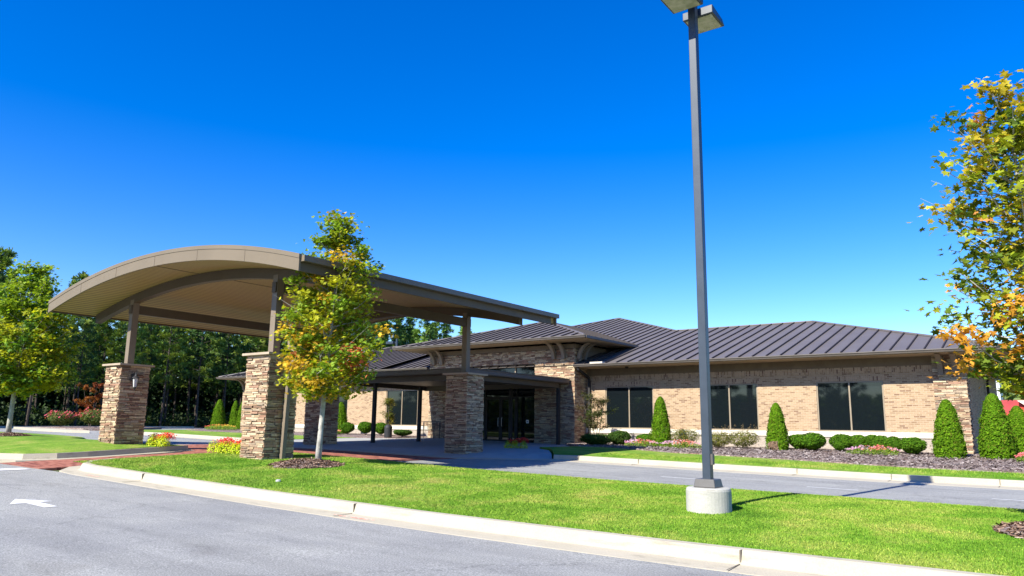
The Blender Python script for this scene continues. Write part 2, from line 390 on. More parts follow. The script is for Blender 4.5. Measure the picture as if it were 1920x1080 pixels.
sheet('asphalt_road', [(-95,-16),(45,-16),(45,8.52),(-19.5,8.52),(-23.2,8.52),(-95,8.52)], lambda x, y: B(x, y), M['asphalt'], 2.0)
sheet('asphalt_lane', [(-80,13.0),(-23.4,13.0),(-23.4,14.2),(-19.0,14.2),(-19.0,14.9),(45,14.9),(45,22.1),(-13.9,22.1),(-16.3,19.7),(-28.5,19.7),(-30,22.1),(-46,22.1),(-48,26),(-49.5,42),(-74,46),(-63,24)], lambda x, y: B(x, y), M['asphalt'], 2.0)
sheet('brick_paving', [(-22.75,8.5),(-20.3,8.5),(-20.45,14.0),(-19.0,14.7),(-16.2,14.8),(-16.2,19.68),(-28.4,19.68),(-27.5,14.6),(-23.7,14.6),(-22.75,13.6)], lambda x, y: B(x, y)+.006, M['paver'], 1.0)

def sweep(name, path, prof, zf, m, parent=None, closed=False, kind='structure', stepl=.5):
    pts = []
    for a, b in zip(path, path[1:]):
        a = Vector(a); b = Vector(b); k = max(1, int((b-a).length/stepl))
        for i in range(k): pts.append(a.lerp(b, i/k))
    pts.append(Vector(path[-1]))
    mb = MB(); n = len(prof)
    for i, p in enumerate(pts):
        d = (pts[min(i+1, len(pts)-1)]-pts[max(i-1, 0)]).normalized(); nr = Vector((-d.y, d.x))
        for o, dz in prof:
            q = p+nr*o; mb.v.append((q.x, q.y, zf(q.x, q.y)+dz))
    for i in range(len(pts)-1):
        for j in range(n-1):
            mb.f.append((i*n+j, (i+1)*n+j, (i+1)*n+j+1, i*n+j+1)); mb.mi.append(0); mb.c.append(None)
    for s_ in (0, len(pts)-1):
        mb.f.append(tuple(s_*n+j for j in range(n))); mb.mi.append(0); mb.c.append(None)
    return tag(mb.build(name, m, parent), kind=kind)
# profile: offset to the left of the travel direction is positive; kerb with gutter pan on the left side
KERB = [(.0,-.15),(.0,.155),(.015,.165),(.14,.165),(.165,.15),(.20,.035),(.24,.014),(.62,.008),(.63,-.1)]
# front kerb of the long lawn: road lies towards -Y -> travel towards -X
near_path = [(45,9.1),(-18.9,9.1),(-19.6,9.25),(-20.1,9.7),(-20.3,10.4),(-20.35,12.2)]
def rnd(path):   # gentle corner rounding
    return path
sweep('kerb', [(-x if False else x, y) for x, y in [(45,9.1),(-18.7,9.1),(-19.3,9.2),(-19.8,9.55),(-20.05,10.2)]], [(-o, z) for o, z in KERB][::1] if False else KERB, B, M['kerb'])
sweep('kerb', [(-20.05,10.2),(-20.12,12.0),(-20.0,13.4),(-19.2,14.35),(-18.4,14.7)], [(.0,-.15),(.0,.15),(.14,.15),(.15,.012),(.26,.011),(.26,-.1)], B, M['kerb'])
sweep('kerb', [(-18.4,14.7),(45,14.75)], [(-.02,-.15),(-.02,.12),(.12,.13),(.15,.012),(.3,.011),(.3,-.1)], B, M['kerb'])
# island of the far front pillar
sweep('kerb', [(-23.72,14.3),(-23.5,13.0),(-23.2,10.9),(-23.2,10.1),(-23.5,9.45),(-24.3,9.1),(-26,9.05),(-80,9.05)], [(.0,-.15),(.0,.155),(.14,.16),(.17,.012),(.5,.008),(.5,-.1)], B, M['kerb'])
sweep('kerb', [(-80,12.9),(-27.5,13.05),(-24.6,14.2),(-23.72,14.3)], [(.0,-.15),(.0,.14),(.12,.14),(.14,.012),(.25,.01),(.25,-.1)], B, M['kerb'])
# kerb along the planted side of the lane (lane towards -Y): travel towards -X
sweep('kerb', [(45,22.5),(-13.6,22.5),(-14.3,22.2)], [(.0,-.15),(.0,.15),(.015,.16),(.16,.16),(.185,.145),(.2,.03),(.24,.014),(1.0,.006),(1.01,-.1)], B, M['kerb'])
sweep('kerb', [(-29.6,22.4),(-45.2,22.4),(-46.3,23.2),(-47.2,26),(-48,30)], [(.0,-.15),(.0,.15),(.015,.16),(.16,.16),(.185,.145),(.2,.03),(.24,.014),(.5,.008),(.51,-.1)], B, M['kerb'])
sweep('kerb', [(-14.3,22.2),(-16.4,19.62),(-28.6,19.62),(-29.6,22.4)], [(.0,-.1),(.0,.02),(.4,.012),(.4,-.1)], B, M['kerb'])
# forest-side kerb of the far car park
sweep('kerb', [(-76,46.5),(-65.2,24),(-66,6)], [(.0,-.15),(.0,.15),(.16,.15),(.2,.012),(.55,.01),(.55,-.1)], lambda x, y: B(x, y), M['kerb'])
# joints across the front kerb
mb = MB()
for xj in (-16.3,-9.65,-3.2,3.3):
    z = B(xj, 8.9)
    mb.hexa([(xj-.008,8.47,z+.009),(xj+.008,8.47,z+.009),(xj+.008,8.88,z+.017),(xj-.008,8.88,z+.017),(xj-.008,8.47,z+.012),(xj+.008,8.47,z+.012),(xj+.008,8.88,z+.021),(xj-.008,8.88,z+.021)])
    mb.box(xj-.008, xj+.008, 8.90, 9.1, z+.0, z+.167)
    mb.box(xj-.008, xj+.008, 8.895, 8.905, z+.03, z+.155)
for xj in (-13.4,-11.2,-8.8,-6.3,-3.9,-1.5,.9):
    z = B(xj, 22.3); mb.box(xj-.008, xj+.008, 22.29, 22.5, z, z+.163); mb.box(xj-.009, xj+.009, 21.82, 22.29, z+.006, z+.016)
tag(mb.build('kerb_joints', M['joint']), kind='structure')

lawn2 = [(45,9.1),(-18.7,9.1),(-19.3,9.2),(-19.8,9.55),(-20.05,10.2),(-20.12,12.0),(-20.0,13.4),(-19.2,14.35),(-18.4,14.7),(45,14.75)]
sheet('lawn', lawn2[::-1], lawn2z, M['grass'], .5)
lawn1 = [(-80,9.05),(-26,9.05),(-24.3,9.1),(-23.5,9.45),(-23.2,10.1),(-23.2,10.9),(-23.5,13.0),(-23.72,14.3),(-24.6,14.2),(-27.5,13.05),(-80,12.9)]
sheet('lawn', lawn1, lawn1z, M['grass'], .7)
# lawn and planting bed in front of the right wing
def bedz(x, y): return B(x, y)+.16+.05*min(1, max(0, y-22.6))
bed_edge = [(-15.2,27.8),(-13.4,26.6),(-11.5,25.7),(-9,25.2),(-6,24.6),(-3,24.1),(0,23.8),(6,23.7),(45,23.7)]
sheet('lawn', [(45,22.5),(-13.6,22.5),(-14.3,22.2),(-16.0,24.6),(-17.2,25.6)]+[(-16.6,27.6)]+bed_edge, bedz, M['grass'], .7)
sheet('mulch_bed', [(45,34),(-2.9,34),(-2.9,31.5),(-18.3,31.5),(-18.3,29.4),(-16.6,27.6)]+bed_edge, lambda x, y: bedz(x, y)+.03, M['mulch'], .6)
sheet('lawn', [(-29.6,22.4),(-45.2,22.4),(-46.3,23.2),(-47.2,26),(-48,30),(-47.5,29.5),(-45,27.2),(-40,26.6),(-33,26.6),(-29.4,27)], lambda x, y: B(x, y)+.16, M['grass'], .8)
sheet('mulch_bed', [(-27.6,31.5),(-46,31.5),(-46,36.5),(-53,36.5),(-51.5,31),(-48,30),(-47.5,29.5),(-45,27.2),(-40,26.6),(-33,26.6),(-29.4,27),(-27.6,28)], lambda x, y: B(x, y)+.17, M['mulch'], .8)
sheet('lawn', [(-30.5,14.3),(-33,15.3),(-36.5,15.7),(-47,15.2),(-47,13.9),(-38,13.6)], lambda x, y: B(x, y)+.13, M['grass'], .8)
def walkz(x, y):
    a = Vector((-16.3,19.9)); b = Vector((-14.4,22.2)); d = (b-a).normalized(); n_ = Vector((d.y, -d.x))
    q = -(Vector((x, y))-a).dot(n_)
    return B(x, y)+.02+.13*max(0, min(1, (y-19.9)/.6, q/.6 if y < 22.6 else 1))
sheet('sidewalk', [(-16.3,19.9),(-14.4,22.2),(-16.1,24.6),(-17.3,25.6),(-16.7,27.6),(-18.4,29.4),(-18.4,30.4),(-27.6,30.4),(-27.7,28),(-29.4,27),(-29.5,22.4),(-28.5,19.9)], walkz, M['walk'], .5)
sheet('forest_floor', [(-66.5,-60),(-66.2,6),(-65.4,24),(-76.4,47),(-90,150),(-250,150),(-250,-60)], lambda x, y: B(x, y)+.10, M['litter'], 12)
# concrete end of a far parking island
sheet('parking_island', [(-52,21.2),(-46,20.4),(-44.5,21.0),(-47,21.8),(-60,24.5),(-61,23.5)], lambda x, y: B(x, y)+.14, M['kerb'], 1.5)
tag(sheet('rose_bed', [(-60,24.3),(-53,24.6),(-52,26),(-60,34),(-64,33),(-62.5,27)], lambda x, y: B(x, y)+.16, M['mulch'], 1.5))

# road markings
def flat(name, pts, m, dz, label, cat):
    mb = MB(); mb.poly([(x, y, B(x, y)+dz) for x, y in pts])
    return tag(mb.build(name, m), label, cat, kind='structure')
mb = MB()
K = .915
mb.poly([(x, y, B(x, y)+.006) for x, y in [(-14.82,5.88),(-14.2,5.56),(-14.2,6.22)]])
mb.poly([(x, y, B(x, y)+.006) for x, y in [(-14.19,5.80),(-13.5,5.80),(-13.5,6.0),(-14.19,6.0)]])
arrow = tag(mb.build('painted_arrow', M['white']), kind='structure')
flat('stop_line', [(-20.78,4.6),(-20.25,4.6),(-20.25,8.3),(-20.78,8.3)], M['white'], .006, None, None)
for x0 in (-8.6,-5.0,-1.4,2.2):
    flat('lane_line', [(x0,18.38),(x0+1.1,18.38),(x0+1.1,18.46),(x0,18.46)], M['white'], .006, None, None)
mb = MB(); mb.poly([(x, y, B(x, y)+.006) for x, y in [(-1.85,16.15),(.1,15.45),(.1,16.85)]]); mb.poly([(x, y, B(x, y)+.006) for x, y in [(.11,15.95),(1.9,15.95),(1.9,16.35),(.11,16.35)]])
tag(mb.build('painted_arrow', M['white']), kind='structure')
# red utility marks sprayed on the gutter pan
for (x0, x1) in ((-9.8,-8.9), (-18.2,-17.6)):
    mb = MB(); rr = random.Random(int(x0*10))
    n = 12
    for i in range(n):
        a = x0+(x1-x0)*i/n; b = a+(x1-x0)/n*rr.uniform(.5,1.1); y = 8.62+rr.uniform(-.02,.03)
        mb.poly([(a, y-.03, B(a, 8.6)+.014), (b, y-.03+rr.uniform(-.02,.02), B(b, 8.6)+.014), (b, y+.02, B(b, 8.6)+.0155), (a, y+.02+rr.uniform(-.02,.02), B(a, 8.6)+.0155)])
    tag(mb.build('paint_mark', M['redpaint']), kind='structure')

# ------------------------------------------------------------------ stone cladding
SC = [(0.504,0.392,0.254),(0.554,0.444,0.294),(0.464,0.341,0.213),(0.504,0.382,0.249),(0.383,0.258,0.163),(0.302,0.175,0.117),(0.423,0.330,0.238),(0.242,0.155,0.107),(0.524,0.423,0.294),(0.363,0.222,0.152),(0.363,0.289,0.213),(0.302,0.217,0.152)]
def stone_face(mb, o, u, n, width, z0, z1, rng, lo=.05, hi=.10, prot=.05, wl=(.10,.42), back=.02, colf=1.0):
    """rows of ledge stones on the face that starts at o (x,y), runs along u for width, normal n"""
    o = Vector((*o, 0)); u = Vector((*u, 0)); n = Vector((*n, 0)); z = z0
    while z < z1-.012:
        h = min(rng.uniform(lo, hi), z1-z)
        if z1-z-h < .03: h = z1-z
        x = -rng.uniform(0, .03) if False else 0.0
        while x < width-.005:
            w_ = rng.uniform(*wl)
            if width-x-w_ < .09: w_ = width-x
            p = rng.uniform(.004, prot); c = rng.choice(SC); k = rng.uniform(.8, 1.12)*colf; c = tuple(q*k for q in c)
            g = .005; sub = 1
            if h > .07 and rng.random() < .45: sub = 2
            for s_ in range(sub):
                za = z+h*s_/sub+g; zb = z+h*(s_+1)/sub-g; pp = p if sub == 1 else rng.uniform(.004, prot)
                a = o+u*(x+(g if x > 0 else 0)); b = o+u*(x+w_-(g if x+w_ < width-.01 else 0)); j = [rng.uniform(-.007,.007) for _ in range(4)]
                bk = -n*back
                mb.hexa([a+n*pp+Vector((0,0,za+j[0])), b+n*pp+Vector((0,0,za+j[1])), b+bk+Vector((0,0,za)), a+bk+Vector((0,0,za)),
                         a+n*pp+Vector((0,0,zb+j[2])), b+n*pp+Vector((0,0,zb+j[3])), b+bk+Vector((0,0,zb)), a+bk+Vector((0,0,zb))], 0, c)
            x += w_
        z += h
MORT = (.045,.033,.026)
def stone_pillar(x0, x1, y0, y1, z0, z1, seed, parent, name='stone_pillar'):
    rng = random.Random(seed); mb = MB()
    mb.box(x0, x1, y0, y1, z0-.1, z1, 0, MORT)
    kw = dict(lo=.022, hi=.075)
    stone_face(mb, (x0-.015, y0), (1,0), (0,-1), x1-x0+.03, z0, z1, rng, **kw)
    stone_face(mb, (x1, y0-.015), (0,1), (1,0), y1-y0+.03, z0, z1, rng, **kw)
    stone_face(mb, (x1+.015, y1), (-1,0), (0,1), x1-x0+.03, z0, z1, rng, **kw)
    stone_face(mb, (x0, y1+.015), (0,-1), (-1,0), y1-y0+.03, z0, z1, rng, **kw)
    p = mb.build(name, M['stone'], parent)
    return p

# ------------------------------------------------------------------ drive-through canopy
CX, CR, CZ = -20.80, 25.4, -20.62        # arc centre x, radius and centre height of the vaulted roof (top surface)
XL, XR, YF, YB = -27.28, -14.3, 11.1, 22.3
def arcz(x, d=0.): return CZ+math.sqrt((CR-d)**2-(x-CX)**2)
can = thing('drive_through_canopy', (CX, 16.7, -.9), 'large tan barrel-vaulted drive-through canopy on four stacked stone pillars', 'canopy')
def arc_slab(name, x0, x1, y0, y1, d0, d1, m, parent, n=48, ext=0):
    mb = MB(); xs = [x0+(x1-x0)*i/n for i in range(n+1)]
    for x in xs:
        zt, zb = arcz(x, d0), arcz(x, d1)
        mb.v += [(x, y0, zt), (x, y1, zt), (x, y0, zb), (x, y1, zb)]
    for i in range(n):
        a = i*4; b = a+4
        for q in ((a, b, b+1, a+1), (a+2, a+3, b+3, b+2), (a, a+2, b+2, b), (a+1, b+1, b+3, a+3)):
            mb.f.append(q); mb.mi.append(0); mb.c.append(None)
    for a in (0, n*4): mb.f.append((a, a+1, a+3, a+2)); mb.mi.append(0); mb.c.append(None)
    return mb.build(name, m, parent)
arc_slab('roof', XL+.02, XR-.02, YF+.03, YB-.03, .0, .12, M['roof'], can)
arc_slab('soffit', XL+.1, XR-.1, YF+.045, YB-.045, .14, .33, M['soffit'], can)
for (a, b) in ((YF-.012, YF+.04), (YB-.04, YB+.012)):
    f_ = arc_slab('fascia', XL, XR, a, b, -.01, .37, M['tan'], can)
    s_ = -.012 if a < 15 else .0
    arc_slab('drip_edge', XL-.01, XR+.01, a-.014, b+.014, -.03, .075, M['tan'], f_)
for k_ in range(1, 6):
    xj = XL+(XR-XL)*k_/6; j_ = MB(); j_.box(xj-.006, xj+.006, YF-.016, YF-.012, arcz(xj, .366), arcz(xj, .08)); j_.build('fascia_joint', M['beam'], can)
# side gutters and fascia boards
for xs, sg in ((XR, 1), (XL, -1)):
    g = MB(); x0, x1 = sorted((xs-.02*sg, xs+.11*sg)); ze = arcz(xs)
    g.box(x0, x1, YF+.06, YB+.02, ze-.14, ze-.02); g.box(min(x1, x0)+.0, max(x0, x1), YF+.06, YB+.02, ze-.0199, ze+.0)
    g.build('gutter', M['gutter'], can)
    g = MB(); x0, x1 = sorted((xs-.07*sg, xs-.13*sg)); g.box(x0, x1, YF+.06, YB-.25, ze-.36, ze-.09)
    g.build('edge_board', M['beam'], can)
# ends of the gutter with a pale end cap
mb = MB(); mb.box(XR-.01, XR+.12, YF+.045, YF+.06, arcz(XR)-.15, arcz(XR)-.01); mb.build('gutter_cap', M['tan'], can)
# arched beams over the pillar rows
PX0, PX1 = (-25.13, -24.22), (-17.58, -16.67)
PYF, PYB = (12.2, 13.1), (20.31, 21.2)
CXL, CXR = -24.67, -17.12
for yc in (12.65, 20.76):
    arc_slab('arched_beam', -27.05, -14.75, yc-.1, yc+.1, .34, .62, M['beam'], can)
for xc in (CXL, CXR):
    mb = MB(); mb.box(xc-.08, xc+.08, PYF[0]+.3, PYB[1]-.3, 3.515, 3.80); mb.build('tie_beam', M['beam'], can)
for xc in (-20.9,):
    mb = MB(); mb.box(xc-.012, xc+.012, YF+.05, YB-.05, arcz(xc, .345), arcz(xc, .335)); mb.build('soffit_joint', M['tan'], can)
ZG = {0: -.72, 1: -.90, 2: -.92, 3: -.82}
ZC = 1.78
for k, (px, py) in enumerate(((PX0, PYF), (PX1, PYF), (PX1, PYB), (PX0, PYB))):
    p = stone_pillar(px[0], px[1], py[0], py[1], ZG[k], ZC, 11+k, can)
    c = MB(); c.box(px[0]-.12, px[1]+.12, py[0]-.12, py[1]+.12, ZC, ZC+.06); c.build('cap', M['capstone'], p)
    xc, yc = sum(px)/2, sum(py)/2
    s = MB(); s.box(xc-.105, xc+.105, yc-.105, yc+.105, ZC+.07, arcz(xc, .50)); s.box(xc-.17, xc+.17, yc-.17, yc+.17, ZC+.07, ZC+.09)
    s.build('steel_post', M['post'], can)
# square downspout beside the near pillar
xc = -16.52
d = MB()
d.tube([(XR-.1, 12.95, 3.80), (XR-.25, 12.95, 3.62), (-16.3, 12.95, 3.38), (-16.75, 12.95, 3.2), (-16.83, 12.95, 2.95), (-16.83, 12.95, 2.2), (-16.83, 12.95, 2.05), (-16.5, 12.95, 1.95), (-16.40, 12.95, 1.8), (-16.52, 12.75, 1.55), (-16.54, 12.7, -.9)], .055, square=True)
d.build('downspout', M['post'], can)
# wall lantern on the far front pillar (+X face)
lx, ly, lz = -24.16, 12.55, 1.33
lan = MB(); lan.box(lx-.02, lx+.03, ly-.05, ly+.05, lz-.02, lz+.2)
lan.tube([(lx+.02, ly, lz+.16), (lx+.09, ly, lz+.24), (lx+.17, ly, lz+.24), (lx+.2, ly, lz+.16)], .012)
lan.lathe((lx+.2, ly, lz), [(.012,.19),(.03,.15),(.05,.12),(.11,.07),(.125,.05),(.09,.045)], 12)
lan.lathe((lx+.2, ly, lz), [(.015,-.33),(.02,-.29),(.035,-.27),(.05,-.25),(.05,-.235)], 12)
for a in range(4):
    t = a*math.pi/2+.78; lan.tube([(lx+.2+.085*math.cos(t), ly+.085*math.sin(t), lz+.05), (lx+.2+.052*math.cos(t), ly+.052*math.sin(t), lz-.24)], .007, 5)
lo = lan.build('wall_lantern', M['black'], can)
g = MB(); g.lathe((lx+.2, ly, lz), [(.05,-.23),(.08,.045)], 12); g.build('lantern_glass', M['lampglass'], lo)

# ------------------------------------------------------------------ building
bld = thing('office_building', (-22, 38, -.8), 'single-storey tan brick and stone office building with hipped brown metal roof', 'building')
YW, OH = 31.51, 1.2
YE = YW-OH; ZE = 2.91; PT = .2892
W_ = 8.30
XRc, XLc = -1.49, -46.9
ZR = ZE+PT*W_
def wall_openings(mb, x0, x1, y, z0, z1, holes, mi=0):
    """front wall (facing -Y) as quads around rectangular holes"""
    xs = sorted({x0, x1, *[h[0] for h in holes], *[h[1] for h in holes]})
    for a, b in zip(xs, xs[1:]):
        hs_ = sorted([h for h in holes if h[0] <= a+1e-6 and h[1] >= b-1e-6], key=lambda h: h[2]); z = z0
        for h in hs_:
            mb.poly([(a,y,z),(b,y,z),(b,y,h[2]),(a,y,h[2])], mi); z = h[3]
        mb.poly([(a,y,z),(b,y,z),(b,y,z1),(a,y,z1)], mi)
    for h in holes:
        d = .1
        mb.poly([(h[0],y,h[2]),(h[0],y+d,h[2]),(h[0],y+d,h[3]),(h[0],y,h[3])], mi)
        mb.poly([(h[1],y,h[2]),(h[1],y,h[3]),(h[1],y+d,h[3]),(h[1],y+d,h[2])], mi)
        mb.poly([(h[0],y,h[3]),(h[0],y+d,h[3]),(h[1],y+d,h[3]),(h[1],y,h[3])], mi)
WINR = [(-7.99,-5.55), (-12.76,-10.32), (-17.48,-15.03)]
WINL = [(-31.9,-29.4), (-37.6,-35.15), (-43.2,-40.75)]
ZH, ZS = 1.93, -.0
def wing(x0, x1, wins, zh, ze_):
    mb = MB(); wall_openings(mb, x0, x1, YW, ZS, ze_-.36, [(a, b, ZS, zh) for a, b in wins])
    mb.build('brick_wall', M['brick'], bld)
    s = MB()
    s.box(x0, x1, YW-.012, YW+.02, zh+.30, zh+.52)
    for a, b in wins: s.box(a-.1, b+.1, YW-.012, YW+.02, zh+.003, zh+.2)
    s.build('soldier_course', M['soldier'], bld)
    f = MB(); f.box(x0, x1, YW-.03, YW+.02, zh+.523, ze_-.12); f.build('frieze_board', M['frieze'], bld)
    s = MB(); x = x0
    while x < x1-.01:
        b = min(x+1.22, x1); s.box(x+.003, b-.003, YW-.075, YW+.03, ZS-.2, ZS); x = b
    s.build('sill_band', M['lime'], bld)
    k = MB(); k.box(x0, x1, YW-.03, YW+.03, -1.6, ZS-.2); k.build('base_course', M['block'], bld)
    for a, b in wins:
        fr = MB(); t = .055; yy = YW+.07; mid = (a+b)/2
        for q in ((a, a+t), (mid-t/2, mid+t/2), (b-t, b)): fr.box(q[0], q[1], yy-.045, yy+.03, ZS+t, zh-t)
        fr.box(a, b, yy-.045, yy+.03, ZS+.001, ZS+t); fr.box(a, b, yy-.045, yy+.03, zh-t, zh-.001)
        fo = fr.build('window', M['frame'], bld)
        for q in ((a+t, mid-t/2), (mid+t/2, b-t)):
            g = MB(); g.poly([(q[0],yy,ZS+t),(q[1],yy,ZS+t),(q[1],yy,zh-t),(q[0],yy,zh-t)]); g.build('pane', M['glass'], fo)
wing(-18.5, -3.85, WINR, ZH, ZE)
wing(-45.4, -27.5, WINL, ZH+.08, ZE+.18)
# side and back walls
mb = MB(); 
mb.poly([(-2.92,YW+.2,-1.6),(-2.92,YW+16,-1.6),(-2.92,YW+16,ZE-.12),(-2.92,YW+.2,ZE-.12)])
mb.poly([(-2.92,YW+16,-1.6),(-45.3,YW+16,-1.6),(-45.3,YW+16,ZE),(-2.92,YW+16,ZE)])
mb.poly([(-45.3,YW+16,-1.6),(-45.3,YW,-1.6),(-45.3,YW,ZE),(-45.3,YW+16,ZE)])
mb.build('side_wall', M['brick'], bld)
# corner pier of the right wing
def pier(x0, x1, y0, y1, z0, z1, seed, faces='FR'):
    rng = random.Random(seed); mb = MB(); mb.box(x0, x1, y0, y1, z0, z1, 0, MORT)
    if 'F' in faces: stone_face(mb, (x0, y0), (1,0), (0,-1), x1-x0+.02, z0, z1, rng, lo=.028, hi=.08)
    if 'R' in faces: stone_face(mb, (x1, y0-.015), (0,1), (1,0), y1-y0+.015, z0, z1, rng, lo=.028, hi=.08)
    if 'L' in faces: stone_face(mb, (x0, y1), (0,-1), (-1,0), y1-y0+.015, z0, z1, rng, lo=.028, hi=.08)
    return mb.build('stone_pier', M['stone'], bld)
pier(-3.86, -2.83, 31.43, 32.3, -.95, ZE-.12, 31, 'FR')
pier(-45.5, -44.4, 31.38, 32.3, -.6, ZE+.1, 32, 'FL')
# curved brackets
def bracket(p, out, width, zlo, zhi, reach, name='eave_bracket'):
    """p = (x,y) on the wall, out = unit vector away from the wall"""
    mb = MB(); side = Vector((-out[1], out[0], 0))*width/2; o = Vector((*out, 0)); P = Vector((*p, 0)); n = 9; t = .15
    ring = []
    for i in range(n+1):
        a = i/n*math.pi/2
        x = reach*(1-math.cos(a)); z = zlo+(zhi-zlo)*math.sin(a)
        d = Vector((math.cos(a), math.sin(a)))  # inward offset direction
        x2 = x-t*math.cos(a)*1.0; z2 = z+t*math.sin(a)*.4
        ring.append((max(x+.03, .03), z, x2+.03-.12*0, z2))
    for i in range(n):
        x1, z1, u1, v1 = ring[i]; x2, z2, u2, v2 = ring[i+1]
        q = []
        def pt(r, z, s): return P+o*r+Vector((0,0,z))+side*s
        w1 = .16; 
        mb.hexa([pt(x1+w1, z1, -1), pt(x1+w1, z1, 1), pt(x1, z1+.02, 1), pt(x1, z1+.02, -1), pt(x2+w1, z2, -1), pt(x2+w1, z2, 1), pt(x2, z2+.02, 1), pt(x2, z2+.02, -1)])
    return mb.build(name, M['bracket'], bld)
for x in (-3.58, -3.12): bracket((x, 31.40), (0,-1), .17, 2.05, ZE-.16, .75)
for x in (-45.25, -44.75): bracket((x, 31.35), (0,-1), .17, 2.25, ZE+.02, .75)
for y in (31.8, 32.25): bracket((-2.8, y), (1,0), .17, 2.05, ZE-.16, .75)

# entrance block: front wall with clerestory and glazed entrance
YEn = 30.4; XE0, XE1 = -27.55, -18.5; ZEE = 4.03
rng = random.Random(5); st = MB()
ZD = 1.95  # head of the entrance opening
ent = (-24.9, -20.72)          # glazed opening
clz = (2.42, 3.02)             # clerestory
st.box(XE0, ent[0], YEn, YEn+.6, -.95, ZEE-.12, 0, MORT); st.box(ent[1], XE1, YEn, YEn+.6, -.95, ZEE-.12, 0, MORT)
st.box(ent[0], ent[1], YEn, YEn+.6, clz[1], ZEE-.12, 0, MORT); st.box(ent[0], ent[1], YEn, YEn+.6, ZD, clz[0], 0, MORT)
stone_face(st, (XE0, YEn), (1,0), (0,-1), ent[0]-XE0, -.9, ZEE-.36, rng, lo=.028, hi=.08)
stone_face(st, (ent[1], YEn), (1,0), (0,-1), XE1-ent[1]+.02, -.9, ZEE-.36, rng, lo=.028, hi=.08)
stone_face(st, (ent[0], YEn), (1,0), (0,-1), ent[1]-ent[0], clz[1]+.03, ZEE-.36, rng, lo=.028, hi=.08)
stone_face(st, (ent[0], YEn), (1,0), (0,-1), ent[1]-ent[0], ZD+.03, clz[0], rng, lo=.028, hi=.08)
stone_face(st, (XE1, YEn-.015), (0,1), (1,0), 1.15, -.95, ZEE-.3, rng, lo=.028, hi=.08)
st.box(XE1-.5, XE1-.0, YEn+.6, YEn+8, -.9, ZEE-.15, 0, (.2,.15,.11)); st.box(XE0, XE0+.5, YEn+.6, YEn+8, -.9, ZEE-.15, 0, (.2,.15,.11))
st.build('entrance_stone_wall', M['stone'], bld)
f = MB(); f.box(XE0-.02, XE1+.02, YEn-.05, YEn-.005, ZEE-.34, ZEE-.13); f.box(XE1+.005, XE1+.05, YEn-.02, YEn+3, ZEE-.33, ZEE-.13); f.build('frieze_board', M['frieze'], bld)
# clerestory window
fr = MB(); t = .06
for q in (ent[0], -22.02, ent[1]-t): fr.box(q, q+t, YEn+.12, YEn+.2, clz[0]+t, clz[1]-t)
fr.box(ent[0], ent[1], YEn+.12, YEn+.2, clz[0]+.001, clz[0]+t); fr.box(ent[0], ent[1], YEn+.12, YEn+.2, clz[1]-t, clz[1]-.001)
fo = fr.build('clerestory_window', M['frame'], bld)
for a, b in ((ent[0]+t, -22.02), (-22.02+t, ent[1]-t)):
    g = MB(); g.poly([(a,YEn+.17,clz[0]+t),(b,YEn+.17,clz[0]+t),(b,YEn+.17,clz[1]-t),(a,YEn+.17,clz[1]-t)]); g.build('pane', M['glass'], fo)
# storefront with a pair of doors
fr = MB(); zf0 = -.82
for q in (-24.9, -23.9, -21.93, -20.78): fr.box(q, q+.06, YEn+.15, YEn+.25, zf0, ZD)
fr.box(-24.84, -20.78, YEn+.15, YEn+.25, ZD-.06, ZD-.001); fr.box(-24.84, -20.78, YEn+.155, YEn+.245, 1.45, 1.5)
fr.box(-24.84, -23.9, YEn+.155, YEn+.245, zf0, zf0+.12); fr.box(-21.87, -20.78, YEn+.155, YEn+.245, zf0, zf0+.12)
sf = fr.build('storefront', M['darkpost'], bld)
for a, b in ((-24.84, -23.9), (-21.87, -20.78), (-23.84, -21.93)):
    g = MB(); z0 = zf0+.12 if b-a < 1.5 else 1.5
    g.poly([(a,YEn+.2,z0),(b,YEn+.2,z0),(b,YEn+.2,ZD-.06),(a,YEn+.2,ZD-.06)]); g.build('pane', M['glass'], sf)
for a, b, hx in ((-23.83, -22.895, -23.0), (-22.885, -21.94, -22.78)):
    dmb = MB(); 
    dmb.box(a, a+.09, YEn+.16, YEn+.22, zf0+.01, 1.44); dmb.box(b-.09, b, YEn+.16, YEn+.22, zf0+.01, 1.44)
    dmb.box(a+.09, b-.09, YEn+.16, YEn+.22, 1.35, 1.44); dmb.box(a+.09, b-.09, YEn+.16, YEn+.22, zf0+.01, zf0+.2)
    do = dmb.build('door', M['darkpost'], bld)
    g = MB(); g.poly([(a+.09,YEn+.19,zf0+.2),(b-.09,YEn+.19,zf0+.2),(b-.09,YEn+.19,1.35),(a+.09,YEn+.19,1.35)]); g.build('door_glass', M['glass'], do)
    h = MB(); h.tube([(hx, YEn+.16, .05), (hx, YEn+.10, .05), (hx, YEn+.10, .45), (hx, YEn+.16, .45)], .014, 6); h.build('handle', M['lampglass'], do)
g = MB(); g.box(-21.35, -21.2, YEn+.185, YEn+.194, .2, .36); so = g.build('notice', M['sticker'], bld)
g = MB(); g.box(-21.32, -21.23, YEn+.180, YEn+.184, .24, .31); g.build('notice_emblem', M['blue'], so)
# dark room behind the entrance glazing
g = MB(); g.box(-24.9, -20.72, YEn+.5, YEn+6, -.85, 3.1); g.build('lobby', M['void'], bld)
for x in (-27.15, -26.6, -19.55, -19.0): bracket((x, YEn-.03), (0,-1), .16, 3.2, ZEE-.14, .6)
for y in (30.62, 31.12): bracket((XE1+.03, y), (1,0), .16, 3.2, ZEE-.14, .6)

